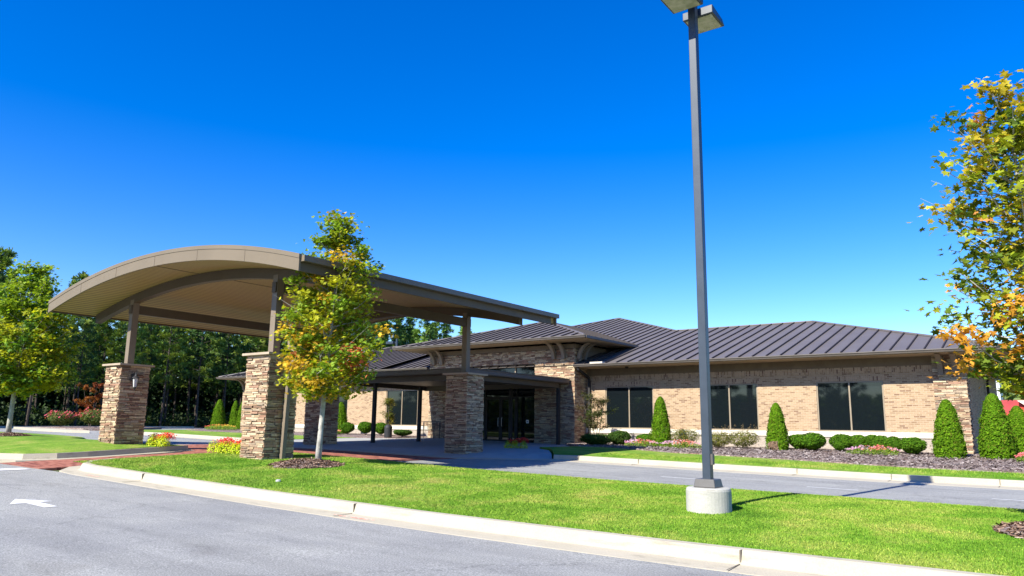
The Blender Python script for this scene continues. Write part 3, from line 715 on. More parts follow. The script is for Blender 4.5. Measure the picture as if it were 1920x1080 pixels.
# roofs -----------------------------------------------------------
def roof_plane(mb, ms, poly, eave_dir, spacing=.56, off=.0, seam_h=.055, seam_w=.04, skip=()):
    """poly: planar 3D polygon; seams run perpendicular to eave_dir, up the slope"""
    P = [Vector(p) for p in poly]; mb.poly(P)
    n = (P[1]-P[0]).cross(P[2]-P[1]).normalized()
    if n.z < 0: n = -n
    e = Vector(eave_dir).normalized(); s = n.cross(e).normalized()
    if s.z < 0: s = -s
    U = [p.dot(e) for p in P]; V = [p.dot(s) for p in P]; c = P[0].dot(n)
    u = math.floor(min(U)/spacing)*spacing+off
    while u < max(U):
        ts = []
        for i in range(len(P)):
            u1, v1, u2, v2 = U[i], V[i], U[(i+1) % len(P)], V[(i+1) % len(P)]
            if (u1 <= u) != (u2 <= u): ts.append(v1+(v2-v1)*(u-u1)/(u2-u1))
        ts.sort()
        for a, b in zip(ts[::2], ts[1::2]):
            if b-a < .15: continue
            p0 = e*u+s*(a+.01)+n*c; p1 = e*u+s*(b-.01)+n*c; w = e*seam_w/2; h = n*seam_h
            ms.hexa([p0-w, p0+w, p1+w, p1-w, p0-w+h, p0+w+h, p1+w+h, p1-w+h])
        u += spacing
def join_seams(a, b):
    n = len(a.v); a.v += b.v; a.f += [tuple(n+i for i in f) for f in b.f]; a.mi += [1]*len(b.f); a.c += b.c
def ridge_cap(mb, a, b, w=.11, h=.05):
    a = Vector(a); b = Vector(b); mb.tube([a+Vector((0,0,.02)), b+Vector((0,0,.02))], .055, 6)
AP = Vector((-24.4, YE+15.72, 7.45)); ZJ = ZR      # apex of the central pyramid roof
zr = lambda y, z0=ZE: z0+PT*(y-YE)
ap = (AP.x, YE+(AP.z-ZE)/PT, AP.z)
hw = (ap[1]-YE)-W_                     # how far the hips run out before meeting the ridges
jr = (ap[0]+hw, YE+W_, ZR); jl = (ap[0]-hw, YE+W_, ZR)
mb = MB(); ms = MB(); mc = MB()
front = [(XLc, YE, ZE+.0), (XRc, YE, ZE), (XRc-W_, YE+W_, ZR), jr, ap, jl, (XLc+W_, YE+W_, ZR)]
YBk = YE+2*W_
# front plane split at the entrance roof so nothing runs under the lower left wing eave
fr_r = [(jl[0], YE, ZE), (XRc, YE, ZE), (XRc-W_, YE+W_, ZR), jr, ap, jl]
roof_plane(mb, ms, fr_r, (1,0,0))
roof_plane(mb, ms, [(XRc, YE, ZE), (XRc, YBk, ZE), (XRc-W_, YE+W_, ZR)], (0,1,0))
roof_plane(mb, ms, [(XRc, YBk, ZE), (-24.4, YBk, ZE), (-24.4, YE+W_, ZR), (XRc-W_, YE+W_, ZR)], (1,0,0))
roof_plane(mb, ms, [ap, jr, (jr[0]-.01, jr[1]+2*hw, ZR)], (0,1,0))
roof_plane(mb, ms, [jl, ap, (jl[0]+.01, jl[1]+2*hw, ZR)], (0,1,0))
dl = .19; ZEl = ZE+dl; ZRl = ZR+dl
roof_plane(mb, ms, [(XLc, YE, ZEl), (jl[0]+.1, YE, ZEl), (jl[0]+.1, YE+W_, ZRl), (XLc+W_, YE+W_, ZRl)], (1,0,0))
roof_plane(mb, ms, [(XLc, YBk, ZEl), (XLc, YE, ZEl), (XLc+W_, YE+W_, ZRl)], (0,1,0))
roof_plane(mb, ms, [(-24.4, YBk, ZEl), (XLc, YBk, ZEl), (XLc+W_, YE+W_, ZRl), (-24.4, YE+W_, ZRl)], (1,0,0))
for a, b in (((XRc, YE, ZE), (XRc-W_, YE+W_, ZR)), ((XRc-W_, YE+W_, ZR), jr), (jr, ap), ((XLc+W_, YE+W_, ZRl), (XLc, YE, ZEl)), ((XLc+W_, YE+W_, ZRl), (jl[0], jl[1], ZRl)), (jl, ap)):
    ridge_cap(mc, a, b)
join_seams(mb, ms); ro = mb.build('main_roof', [M['roof'], M['seam']], bld)
mc.build('ridge_cap', M['roof'], ro)
# entrance roof
mb = MB(); ms = MB(); mc = MB()
EX0, EX1, EY = -29.02, -17.25, 29.2; hwE = (EX1-EX0)/2; ex = (EX0+EX1)/2; ea = (ex, EY+hwE, ZEE+.09+PT*hwE); ZEv = ZEE+.09
yb = YE+(ea[2]-ZE)/PT+.3
roof_plane(mb, ms, [(EX0, EY, ZEv), (EX1, EY, ZEv), ea], (1,0,0), .56)
ym = YE+(ZEv-ZE)/PT
roof_plane(mb, ms, [(EX1, EY, ZEv), (EX1, ym+.25, ZEv), (ex, yb, ea[2]), ea], (0,1,0), .56)
roof_plane(mb, ms, [(EX0, ym+.25, ZEv), (EX0, EY, ZEv), ea, (ex, yb, ea[2])], (0,1,0), .56)
for a, b in (((EX0, EY, ZEv), ea), ((EX1, EY, ZEv), ea), (ea, (ex, yb, ea[2]))): ridge_cap(mc, a, b)
join_seams(mb, ms); ro = mb.build('entrance_roof', [M['roof'], M['seam']], bld); mc.build('ridge_cap', M['roof'], ro)
# gutters and soffits
def gutter(x0, x1, y, z):
    g = MB(); g.hexa([(x0,y-.10,z-.10),(x1,y-.10,z-.10),(x1,y+.02,z-.10),(x0,y+.02,z-.10),(x0,y-.14,z+.0),(x1,y-.14,z+.0),(x1,y+.02,z+.0),(x0,y+.02,z+.0)]); g.box(x0, x1, y-.152, y-.141, z-.022, z+.012)
    return g.build('gutter', M['gutter'], bld)
def gutter_side(x, y0, y1, z, s):
    g = MB(); a, b = sorted((x, x+.13*s)); g.box(a, b, y0, y1, z-.105, z+.003); return g.build('gutter', M['gutter'], bld)
gutter(XE1+.05, XRc+.1, YE, ZE-.01); gutter(XLc-.1, XE0-.05, YE, ZEl-.01); gutter(EX0-.1, EX1+.1, EY, ZEv-.01)
gutter_side(XRc, YE, YBk, ZE-.01, 1); gutter_side(XLc, YE, YBk, ZEl-.01, -1); gutter_side(EX1, EY, ym+.1, ZEv-.01, 1); gutter_side(EX0, EY, ym+.1, ZEv-.01, -1)
s = MB()
s.box(XE1, XRc, YE-.02, YW-.031, ZE-.13, ZE-.115); s.box(-3.0, XRc, YW-.031, YBk, ZE-.13, ZE-.115)
s.box(XLc, XE0, YE-.02, YW-.031, ZEl-.13, ZEl-.115); s.box(XLc, -45.3, YW-.031, YBk, ZEl-.13, ZEl-.115)
s.box(EX0, EX1, EY-.02, YEn-.051, ZEv-.13, ZEv-.115); s.box(XE1+.0, EX1, YEn-.051, ym, ZEv-.13, ZEv-.115); s.box(EX0, XE0, YEn-.051, ym, ZEv-.13, ZEv-.115)
s.build('eave_soffit', M['plainsoffit'], bld)
# pale flashing where the wing gutter meets the entrance block
s = MB(); s.box(-17.6, -16.95, YE-.03, YE+.25, ZE+.02, ZE+.09); s.build('flashing', M['lime'], bld)
# downspout in the corner of the entrance block and at the far right corner
d = MB(); d.tube([(XE1+.25, YE-.02, ZE-.1), (XE1+.25, YE+.05, ZE-.22), (XE1+.22, YW-.16, ZE-.55), (XE1+.22, YW-.10, ZE-.75), (XE1+.22, YW-.09, -.8)], .05, square=True); d.build('downspout', M['darkpost'], bld)
d = MB(); d.tube([(XRc-.1, 40.2, ZE-.1), (XRc-.15, 40.2, ZE-.2), (-2.7, 40.2, ZE-.45), (-2.8, 40.2, ZE-.6), (-2.8, 40.2, -.9)], .05, square=True); d.build('downspout', M['darkpost'], bld)
for x in (-16.0, -2.6): 
    f = MB(); f.lathe((x, YE+.55 if x < -5 else 33.5, ZE-.22), [(.03,0),(.09,.03),(.09,.06),(.05,.10)], 10); f.build('flood_light', M['darkpost'], bld)

# ------------------------------------------------------------------ flat entrance porch
por = thing('entrance_porch', (-21.5, 26, -.8), 'flat-roofed dark bronze porch between the stone pillars and the glass entrance', 'porch')
PXL, PXR, PYa, PYb, PZ = -27.6, -18.7, 22.7, 30.30, 2.23
s = MB(); s.box(PXL, PXR, PYa, PYb, PZ-.16, PZ); s.box(PXL-.04, PXR+.04, PYa-.04, PYb, PZ+.001, PZ+.03); s.build('roof_slab', M['gutter'], por)
s = MB(); s.box(PXL+.03, PXR-.03, PYa+.03, PYb, PZ-.19, PZ-.161); s.build('porch_soffit', M['beam'], por)
for y in (PYa+.45, PYb-.5):
    s = MB(); s.box(PXL+.3, PXR-.3, y-.07, y+.07, PZ-.42, PZ-.191); s.build('cross_beam', M['beam'], por)
for x in (PXL+.35, PXR-.35):
    s = MB(); s.box(x-.07, x+.07, PYa+.53, PYb-.58, PZ-.40, PZ-.191); s.build('side_beam', M['beam'], por)
for x, y in ((-24.7, 23.7), (-24.5, 26.4), (-21.35, 29.3), (-19.0, 29.8)):
    z = B(x, y)+.14
    s = MB(); s.box(x-.07, x+.07, y-.07, y+.07, z, PZ-.42); s.box(x-.11, x+.11, y-.11, y+.11, z, z+.015); s.build('porch_post', M['darkpost'], por)

# ------------------------------------------------------------------ car-park lamp post
PXp, PYp = -4.52, 11.32
lp = thing('lamp_post', (PXp, PYp, -1.15), 'tall square bronze lamp post on a round concrete footing in the lawn', 'lamp post')
f = MB(); f.lathe((PXp, PYp, 0), [(.335,-1.5),(.335,-.90),(.325,-.868),(.30,-.855)], 40); f.build('concrete_footing', M['concrete'], lp)
f = MB(); a = .172; c_ = .148
f.hexa([(PXp-a,PYp-a,-.853),(PXp+a,PYp-a,-.853),(PXp+a,PYp+a,-.853),(PXp-a,PYp+a,-.853),(PXp-c_,PYp-c_,-.73),(PXp+c_,PYp-c_,-.73),(PXp+c_,PYp+c_,-.73),(PXp-c_,PYp+c_,-.73)])
bv = f.build('base_cover', M['polebase'], lp); md = bv.modifiers.new('b', 'BEVEL'); md.width = .012; md.segments = 2
f = MB(); f.box(PXp-.064, PXp+.064, PYp-.064, PYp+.064, -.74, 7.25); po = f.build('pole', M['pole'], lp); md = po.modifiers.new('b', 'BEVEL'); md.width = .008; md.segments = 2
f = MB(); f.box(PXp+.064, PXp+.10, PYp-.045, PYp+.03, -.52, -.36); f.build('handhole_cover', M['polebase'], lp)
def head(name, cx, y0, y1, zb):
    s = MB(); w = .27; s.hexa([(cx-w,y0,zb),(cx+w,y0,zb),(cx+w,y1,zb),(cx-w,y1,zb),(cx-w,y0,zb+.15),(cx+w,y0,zb+.15),(cx+w*.9,y1-.03,zb+.13),(cx-w*.9,y1-.03,zb+.13)])
    h = s.build(name, M['pole'], lp); md = h.modifiers.new('b', 'BEVEL'); md.width = .01; md.segments = 1
    ya, yb_ = sorted((y0, y1)); l = MB(); l.box(cx-w+.04, cx+w-.04, ya+.04, yb_-.04, zb-.012, zb-.001); l.build('lens', M['lens'], h)
    return h
head('lamp_head', PXp+.02, PYp+.15, PYp+.72, 6.98); head('lamp_head', PXp-.02, PYp-.15, PYp-.72, 6.98)
for ya, yb_ in ((PYp+.064, PYp+.155), (PYp-.155, PYp-.064)):
    f = MB(); f.box(PXp-.03, PXp+.03, ya, yb_, 7.02, 7.1); f.build('arm', M['pole'], lp)
# distant lamp post behind the left wing
l2 = thing('lamp_post', (-54.5, 55, -.5), 'distant lamp post showing above the left roof in front of the pines', 'lamp post')
f = MB(); f.box(-54.58, -54.42, 54.92, 55.08, -.5, 8.7); f.build('pole', M['pole'], l2)
f = MB(); f.box(-55.75, -54.75, 54.7, 55.3, 8.2, 8.45); f.box(-54.75, -54.5, 54.95, 55.05, 8.25, 8.35); f.build('lamp_head', M['pole'], l2)

# ------------------------------------------------------------------ foliage
def leafquad(V, F, C, p, n, s, col, rng, kind='maple', tip=None):
    n = n.normalized(); a = Vector((rng.gauss(0,1), rng.gauss(0,1), rng.gauss(0,1))); u = (a-n*a.dot(n))
    if u.length < 1e-3: u = n.orthogonal()
    u.normalize(); v = n.cross(u); st = len(V)
    if kind == 'maple':
        sh = ((0,-.5),(.16,-.22),(.5,-.28),(.34,.02),(.52,.26),(.2,.2),(0,.62),(-.2,.2),(-.52,.26),(-.34,.02),(-.5,-.28),(-.16,-.22))
    elif kind == 'oval': sh = ((0,-.5),(.28,-.1),(.2,.3),(0,.55),(-.2,.3),(-.28,-.1))
    else: sh = ((-.5,-.3),(.5,-.3),(0,.6))
    for i, (x, y) in enumerate(sh):
        q = p+u*(x*s)+v*(y*s)-n*(abs(x)*s*.25); V.append((q.x, q.y, q.z))
    F.append(tuple(range(st, st+len(sh)))); C.append(col)
def fol(name, V, F, C, m, parent):
    mb = MB(); mb.v = V; mb.f = F; mb.mi = [0]*len(F); mb.c = C
    return mb.build(name, m, parent)
def jit(c, k, rng): 
    f = rng.uniform(1-k, 1+k); return tuple(min(1, x*f*rng.uniform(.93, 1.07)) for x in c)

def maple(x, y, z, h, crown0, prof, seed, label, leaf, nl, pal, lean=(0,0), trunk_r=.055, density=1.0, group=None, bare=3, name='maple_tree', flat_=.55, maxb=34):
    """prof: list of (t, radius) along crown height"""
    rng = random.Random(seed); o = thing(name, (x, y, z), label, 'tree', group)
    top = Vector((x+lean[0], y+lean[1], z+h)); base = Vector((x, y, z-.1))
    tb = MB(); pts = []; n = 9
    for i in range(n+1):
        t = i/n; p = base.lerp(top, t); p += Vector((math.sin(t*5+seed)*.04, math.cos(t*4+seed)*.04, 0))*t; pts.append(p)
    tb.tube(pts, [trunk_r*(1.15 if i == 0 else 1)*(1-.88*(i/n)**.9) for i in range(n+1)], 10)
    br = MB(); ends = []
    T = [p[0] for p in prof]; Rr = [p[1] for p in prof]
    def axis(t): 
        f = (crown0+(h-crown0)*t)/h; f = min(max(f, 0), 1)*n; i = min(int(f), n-1); return pts[i].lerp(pts[i+1], f-i)
    for k in range(maxb):
        t = (k+rng.random()*.8)/maxb; ang = k*2.399+rng.uniform(-.4,.4)
        r = float(np.interp(t, T, Rr))*rng.uniform(.78, 1.1)
        t0 = max(-.02, t-r*.62/(h-crown0)*rng.uniform(.7,1.1)); a = axis(t0); d = Vector((math.cos(ang), math.sin(ang), 0))
        e = axis(min(t, 1))+d*r; mid = a.lerp(e, .55)+Vector((0,0,-.06*r))+d*.05
        bp = [a, a.lerp(mid, .5)+Vector((0,0,.02)), mid, e]
        br.tube(bp, [.017+.008*(1-t), .013, .009, .004], 5, cap=False)
        m_ = max(3, int(r*5.2)); 
        for q in range(m_):
            s_ = (q+rng.random())/m_; s_ = .22+.78*s_; c = (a.lerp(mid, s_/.55) if s_ < .55 else mid.lerp(e, (s_-.55)/.45))
            side = Vector((-d.y, d.x, 0))*rng.uniform(-1,1)*.34*r*(1.15-s_*.6)
            c2 = c+side+Vector((0,0,rng.uniform(-.1,.22)))
            if rng.random() < .7: br.tube([c, c2], [.006, .003], 4, cap=False)
            ends.append((c2, s_, t))
    for i in range(8): ends.append((axis(rng.uniform(.8,1.0))+Vector((rng.gauss(0,.09), rng.gauss(0,.09), rng.uniform(-.02,.14))), .9, .95))
    for i in range(bare):
        t = rng.uniform(0,.9); a = axis(t); ang = rng.uniform(0, 6.28); r = float(np.interp(t, T, Rr))*1.2
        d = Vector((math.cos(ang), math.sin(ang), .35)); br.tube([a, a+d*r*.6, a+d*r+Vector((0,0,.15))], [.01,.006,.002], 4, cap=False)
    tr = tb.build('trunk', M['bark'], o, smooth=True); br.build('branches', M['bark'], tr)
    V, F, C = [], [], []; per = max(4, int(nl/len(ends)))
    for c, s_, t in ends:
        hue = rng.random(); base_c = pal(rng, s_, t, hue)
        k = int(per*rng.uniform(.45, 1.5)); cr = .10+.1*rng.random()
        for i in range(k):
            p = c+Vector((rng.gauss(0,cr), rng.gauss(0,cr), rng.gauss(0,cr*flat_)))
            nn = Vector((rng.gauss(0,.45), rng.gauss(0,.45)-.2, 1)) if rng.random() < .75 else Vector((rng.gauss(0,1), rng.gauss(0,1), rng.gauss(0,1)))
            leafquad(V, F, C, p, nn, leaf*rng.uniform(.65,1.2), jit(base_c, .42, rng), rng)
    fol('crown', V, F, C, M['leaf'], o)
    return o
def pal_front(rng, s, t, hue):
    if hue < .04 and s > .6: return (0.608,0.166,0.072)
    if hue < .18 and s > .4: return (0.608,0.395,0.036)
    if hue < .62: return (0.446,0.458,0.026)
    return (0.223,0.333,0.029)
def pal_right(rng, s, t, hue):
    if t < .36 and s > .35 and hue < .42: return (.62,.30,.035)
    if hue < .08 and s > .5: return (.55,.25,.07)
    if hue < .30: return (.50,.40,.03)
    if hue < .68: return (.30,.34,.022)
    return (.12,.185,.022)
def pal_left(rng, s, t, hue):
    if hue < .5 and t < .65: return (0.466,0.478,0.026)
    if hue < .75: return (0.264,0.374,0.026)
    return (0.122,0.239,0.030)
tx, ty = -14.72, 12.35; tz = lawn2z(tx, ty)+.08
maple(tx, ty, tz, 5.95, 1.72, [(0,.6),(.1,1.1),(.3,1.24),(.5,1.12),(.7,.95),(.85,.62),(1,.2)], 4, 'young maple turning yellow-green in the lawn beside the near stone pillar', .11, 14000, pal_front, lean=(.2,.1), trunk_r=.075, maxb=52, bare=5)
rx, ry = .02, 11.95; rz_ = lawn2z(rx, ry)+.08
maple(rx, ry, rz_, 5.75, 1.8, [(0,.65),(.1,1.1),(.22,1.22),(.4,.92),(.55,1.05),(.8,.85),(.93,.7),(1,.4)], 9, 'maple with orange and yellow leaves at the right edge of the picture', .118, 7600, pal_right, lean=(-.35,.1), trunk_r=.085, maxb=64, bare=12)
lx_, ly_ = -30.9, 11.75; lz_ = lawn1z(lx_, ly_)+.05
maple(lx_, ly_, lz_, 6.05, 1.7, [(0,1.15),(.15,1.85),(.4,1.95),(.65,1.5),(.85,.95),(1,.4)], 15, 'full green maple with pale trunk at the left edge beyond the far pillar', .13, 24000, pal_left, lean=(.3,0), trunk_r=.09, maxb=80, bare=0)

# mulch rings round the three maples
def mulch_ring(x, y, r, h, zf, label, seed):
    rng = random.Random(seed); mb = MB(); n = 30; K_ = 7
    mb.v.append((x, y, zf(x, y)+h))
    rj = [rng.uniform(.9,1.08) for _ in range(n)]
    for k in range(1, K_+1):
        for j in range(n):
            t = 2*math.pi*j/n; q = r*k/K_*(1+(rj[j]-1)*k/K_); px, py = x+q*math.cos(t), y+q*math.sin(t)
            mb.v.append((px, py, zf(px, py)-.02*(k == K_)+h*(1-(k/K_)**1.6)+rng.uniform(0,.012)))
    for j in range(n): mb.f.append((0, 1+j, 1+(j+1) % n)); mb.mi.append(0); mb.c.append(None)
    for k in range(K_-1):
        for j in range(n): 
            a = 1+k*n; mb.f.append((a+j, a+n+j, a+n+(j+1) % n, a+(j+1) % n)); mb.mi.append(0); mb.c.append(None)
    base = mb.build('mulch_ring', M['mulch']); tag(base, label, 'mulch')
    ch = MB()
    for i in range(1500):
        q = r*math.sqrt(rng.random())*1.03; t = rng.uniform(0, 6.283); px, py = x+q*math.cos(t), y+q*math.sin(t)
        pz = zf(px, py)+h*max(0, 1-(q/r)**1.6)+rng.uniform(.002,.02); d = Vector((rng.gauss(0,1), rng.gauss(0,1), rng.gauss(0,.3))).normalized(); e = d.cross(Vector((0,0,1))).normalized()
        l = rng.uniform(.02,.055); w_ = rng.uniform(.006,.013); P = Vector((px, py, pz))
        ch.poly([P-d*l-e*w_, P+d*l-e*w_, P+d*l+e*w_+Vector((0,0,.01)), P-d*l+e*w_+Vector((0,0,.01))])
    co = ch.build('bark_chips', M['chip'], None); co.parent = base; tag(co, kind='stuff')
mulch_ring(tx-.1, ty-.25, .86, .13, lawn2z, 'low heap of brown bark mulch round the maple beside the near pillar', 1)
mulch_ring(rx-.05, ry-.1, .88, .13, lawn2z, 'brown bark mulch patch at the right edge of the lawn', 2)
mulch_ring(lx_, ly_, .7, .08, lawn1z, 'small mulch ring round the left maple trunk', 3)

ch = MB(); rng = random.Random(71)
for i in range(10000):
    px, py = rng.uniform(-17, 1.5), rng.uniform(23.9, 30.5)
    if py < np.interp(px, [-15.2,-13.4,-11.5,-9,-6,-3,0,6], [27.8,26.6,25.7,25.2,24.6,24.1,23.8,23.7])-.03: continue
    d = Vector((rng.gauss(0,1), rng.gauss(0,1), rng.gauss(0,.35))).normalized(); e = d.cross(Vector((0,0,1))).normalized(); l = rng.uniform(.025,.07); w_ = rng.uniform(.006,.014)
    P = Vector((px, py, bedz(px, py)+.03+rng.uniform(.004,.03))); ch.poly([P-d*l-e*w_, P+d*l-e*w_, P+d*l+e*w_+Vector((0,0,.015)), P-d*l+e*w_+Vector((0,0,.015))])
tag(ch.build('bark_chips', M['greychip']), 'weathered grey-brown bark chips covering the long bed', 'mulch', kind='stuff')
# ---- conical evergreens and shrubs
def cone_shrub(seed, h=2.0, w=.8, n=5200, dead=False):
    rng = random.Random(seed); V, F, C = [], [], []
    lobes = [(rng.uniform(0, 6.28), rng.uniform(.1,.9), rng.uniform(.12,.25)) for _ in range(26)]
    for i in range(n):
        t = rng.random()**1.15; r0 = w/2*min(1, .84+.16*t/.15)*(1-t)**.45*1.04+.012
        a = rng.uniform(0, 6.283); k = 1.0
        for la, lt, lr in lobes:
            d = math.hypot(((a-la+math.pi) % (2*math.pi)-math.pi)*.8, (t-lt)*3)
            if d < lr*2: k += .17*(1-d/(lr*2))-.035
        q = r0*k*(.74+.30*rng.random()**.5)*(1.12 if rng.random() < .07 else .97) if rng.random() < .85 else r0*rng.random()
        p = Vector((q*math.cos(a), q*math.sin(a), t*h+.02)); nn = Vector((math.cos(a), math.sin(a), .35+rng.gauss(0,.3)))+Vector((rng.gauss(0,.35), rng.gauss(0,.35), 0))
        s = rng.uniform(.045,.085); g = (.075,.165,.006) if rng.random() < .6 else (.13,.25,.010)
        if rng.random() < .04: g = (.15,.17,.02)
        if dead and t < .2 and abs(a-4.6) < .45: g = (.28,.19,.13)
        leafquad(V, F, C, p, nn, s, jit(g, .25, rng), rng, 'oval')
    return V, F, C
def round_shrub(seed, w=.8, h=.62, n=2600, pal=((.075,.17,.015),(.12,.24,.02)), leaf=(.03,.06), loose=.12, kind='oval'):
    rng = random.Random(seed); V, F, C = [], [], []
    bumps = [Vector((rng.gauss(0,1), rng.gauss(0,1), rng.uniform(0,1))).normalized() for _ in range(16)]
    for i in range(n):
        d = Vector((rng.gauss(0,1), rng.gauss(0,1), rng.gauss(.1,1))).normalized()
        k = max((d.dot(b) for b in bumps)); q = (.80+.25*max(0, k-.75)*4*.9)*(1-loose*rng.random()) if rng.random() < .85 else rng.random()*.8
        e_ = (max(.0, 1-abs(d.z)**2.6)**.5)/max(.2, math.hypot(d.x, d.y)); e_ *= (1 if d.z > 0 else .86+.14*(1+d.z))
        p = Vector((d.x*e_*w/2*q, d.y*e_*w/2*q, h*(.5+.5*d.z*q))); 
        if p.z < .0: p.z = rng.uniform(0,.05)
        c = jit(pal[0] if rng.random() < .55 else pal[1], .25, rng)
        leafquad(V, F, C, p, d+Vector((rng.gauss(0,.5), rng.gauss(0,.5), rng.gauss(.2,.4))), rng.uniform(*leaf), c, rng, kind)
    return V, F, C
def make_plant(name, loc, data, label, cat, group=None, m=None, stem=True, stem_h=.35, part='foliage'):
    o = thing(name, loc, label, cat, group)
    V, F, C = data; V = [(a+loc[0], b+loc[1], c+loc[2]) for a, b, c in V]
    fol(part, V, F, C, m or M['leaf'], o)
    if stem:
        t = MB()
        for i in range(3):
            a = i*2.1; t.tube([(loc[0]+.03*math.cos(a), loc[1]+.03*math.sin(a), loc[2]-.08), (loc[0]+.09*math.cos(a), loc[1]+.09*math.sin(a), loc[2]+stem_h)], [.018,.008], 5)
        t.build('stems', M['twig'], o)
    return o
ARB = [(-13.85,29.7,1.32,.86,'conical evergreen left of the lamp post, beside the first window right of the entrance'),
 (-8.99,29.5,1.01,.82,'conical evergreen with a dead brown patch at its foot, right of the lamp post'),
 (-3.23,28.8,1.06,.98,'conical evergreen in front of the stone corner pier of the right wing'),
 (-1.95,29.2,1.25,1.05,'largest conical evergreen, just right of the building corner'),
 (-1.40,31.0,.9,.9,'conical evergreen behind the rightmost bed, at the edge of the picture'),
 (-33.77,29.8,1.26,.9,'conical evergreen seen right of the maple trunk by the left wing windows'),
 (-49.41,32.2,1.66,1.05,'leftmost conical evergreen, standing free past the left end of the building'),
 (-51.6,35.0,1.70,.8,'slimmer conical evergreen partly behind its twin past the left wing'),
 (-48.5,33.6,1.72,1.0,'conical evergreen close to the stone pier of the left wing')]
for i, (x, y, zt, w_, lab) in enumerate(ARB):
    z = plantz(x, y)+.03; make_plant('conical_evergreen', (x, y, z), cone_shrub(100+i, zt-z, w_, 11500 if i < 5 else 7000, dead=(i == 1)), lab, 'evergreen', 'clipped conical evergreens round the building', M['scale'])
G1 = 'rounded shrubs along the wall'
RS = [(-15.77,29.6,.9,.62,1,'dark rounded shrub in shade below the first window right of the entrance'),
 (-15.0,30.5,.66,.5,0,'small rounded green shrub behind the pink flowers'),
 (-8.32,30.0,.72,.6,0,'rounded shrub just right of the evergreen with a dead patch'),
 (-7.75,29.6,.84,.66,0,'rounded shrub in front of the left edge of the rightmost window'),
 (-6.78,29.8,.74,.62,0,'rounded shrub left of the centre bar of the rightmost window'),
 (-6.25,30.1,.82,.6,0,'rounded shrub under the centre bar of the rightmost window'),
 (-5.62,29.9,.78,.64,0,'rounded shrub behind the right flower clump'),
 (-5.15,29.9,.72,.58,0,'rounded shrub at the right end of the flower clump'),
 (-4.44,29.6,.80,.62,0,'lone rounded shrub between the flower clump and the corner evergreen'),
 (-32.67,29.4,.66,.6,0,'rounded shrub hugging the evergreen by the left wing'),
 (-31.45,29.6,.78,.66,0,'rounded shrub below the brick between the left wing windows'),
 (-30.25,29.6,.72,.62,0,'rounded shrub right behind the front porch post'),
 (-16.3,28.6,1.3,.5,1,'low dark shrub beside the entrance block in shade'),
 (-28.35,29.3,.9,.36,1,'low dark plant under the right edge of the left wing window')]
for i, (x, y, w_, h_, dk, lab) in enumerate(RS):
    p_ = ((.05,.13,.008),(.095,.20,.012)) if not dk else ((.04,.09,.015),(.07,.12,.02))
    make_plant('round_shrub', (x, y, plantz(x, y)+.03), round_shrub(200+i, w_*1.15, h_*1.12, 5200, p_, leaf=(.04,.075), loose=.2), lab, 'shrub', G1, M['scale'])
AB = [(-12.85,29.8,1.35,.85,'loose yellow-green shrub left of the lamp post with arching shoots'),(-11.45,29.8,1.25,.72,'loose yellow-green shrub directly right of the lamp post'),(-10.4,29.8,1.35,.78,'loose yellow-green shrub left of the evergreen with the dead patch'),(-34.6,29.6,.9,.7,'loose bronze-tinged shrub just right of the maple trunk')]
for i, (x, y, w_, h_, lab) in enumerate(AB):
    d_ = round_shrub(300+i, w_, h_, 2600, ((.11,.13,.022),(.22,.21,.045)), (.03,.065), .35); rng = random.Random(i); V, F, C = d_
    for k in range(16):
        a = rng.uniform(0, 6.28); l = rng.uniform(.15,.42); bx, by = math.cos(a)*w_*.28, math.sin(a)*w_*.28
        for q in range(9):
            t = q/8; p = Vector((bx*(1+t*1.2), by*(1+t*1.2), h_*.8+l*t))
            leafquad(V, F, C, p+Vector((rng.gauss(0,.015),)*3), Vector((rng.gauss(0,1), rng.gauss(0,1), .6)), .04, jit((.34,.25,.12), .2, rng), rng, 'oval')
    make_plant('loose_shrub', (x, y, plantz(x, y)+.03), d_, lab, 'shrub', 'loose shrubs along the wall')
def flower_clump(seed, w, d, h, n, greens, cols, leaf=.05):
    rng = random.Random(seed); V, F, C = [], [], []
    for i in range(n):
        a = rng.uniform(0, 6.28); q = math.sqrt(rng.random()); x = q*w/2*math.cos(a); y = q*d/2*math.sin(a); z = rng.uniform(.01, h*(1-.45*q*q)*.8)
        leafquad(V, F, C, Vector((x, y, z)), Vector((rng.gauss(0,.5), rng.gauss(0,.5)-.3, 1)), leaf*rng.uniform(.7,1.2), jit(rng.choice(greens), .2, rng), rng, 'oval')
    m = len(F)
    for i in range(int(n*.11)):
        a = rng.uniform(0, 6.28); q = math.sqrt(rng.random()); x = q*w/2*math.cos(a); y = q*d/2*math.sin(a); z = h*(1-.4*q*q)*rng.uniform(.75,1.05); c = jit(cols[int((x/w+.5+rng.gauss(0,.12))*len(cols)) % len(cols)], .15, rng)
        for k in range(5):
            leafquad(V, F, C, Vector((x+rng.gauss(0,.016), y+rng.gauss(0,.016), z+rng.gauss(0,.01))), Vector((rng.gauss(0,.5), rng.gauss(0,.5)-.5, 1)), .036, c, rng, 'oval')
    return V, F, C
LG = [(.13,.24,.02),(.22,.30,.03)]
PK = [(.68,.36,.52),(.72,.48,.60),(.75,.17,.15),(.78,.28,.20),(.72,.40,.52)]
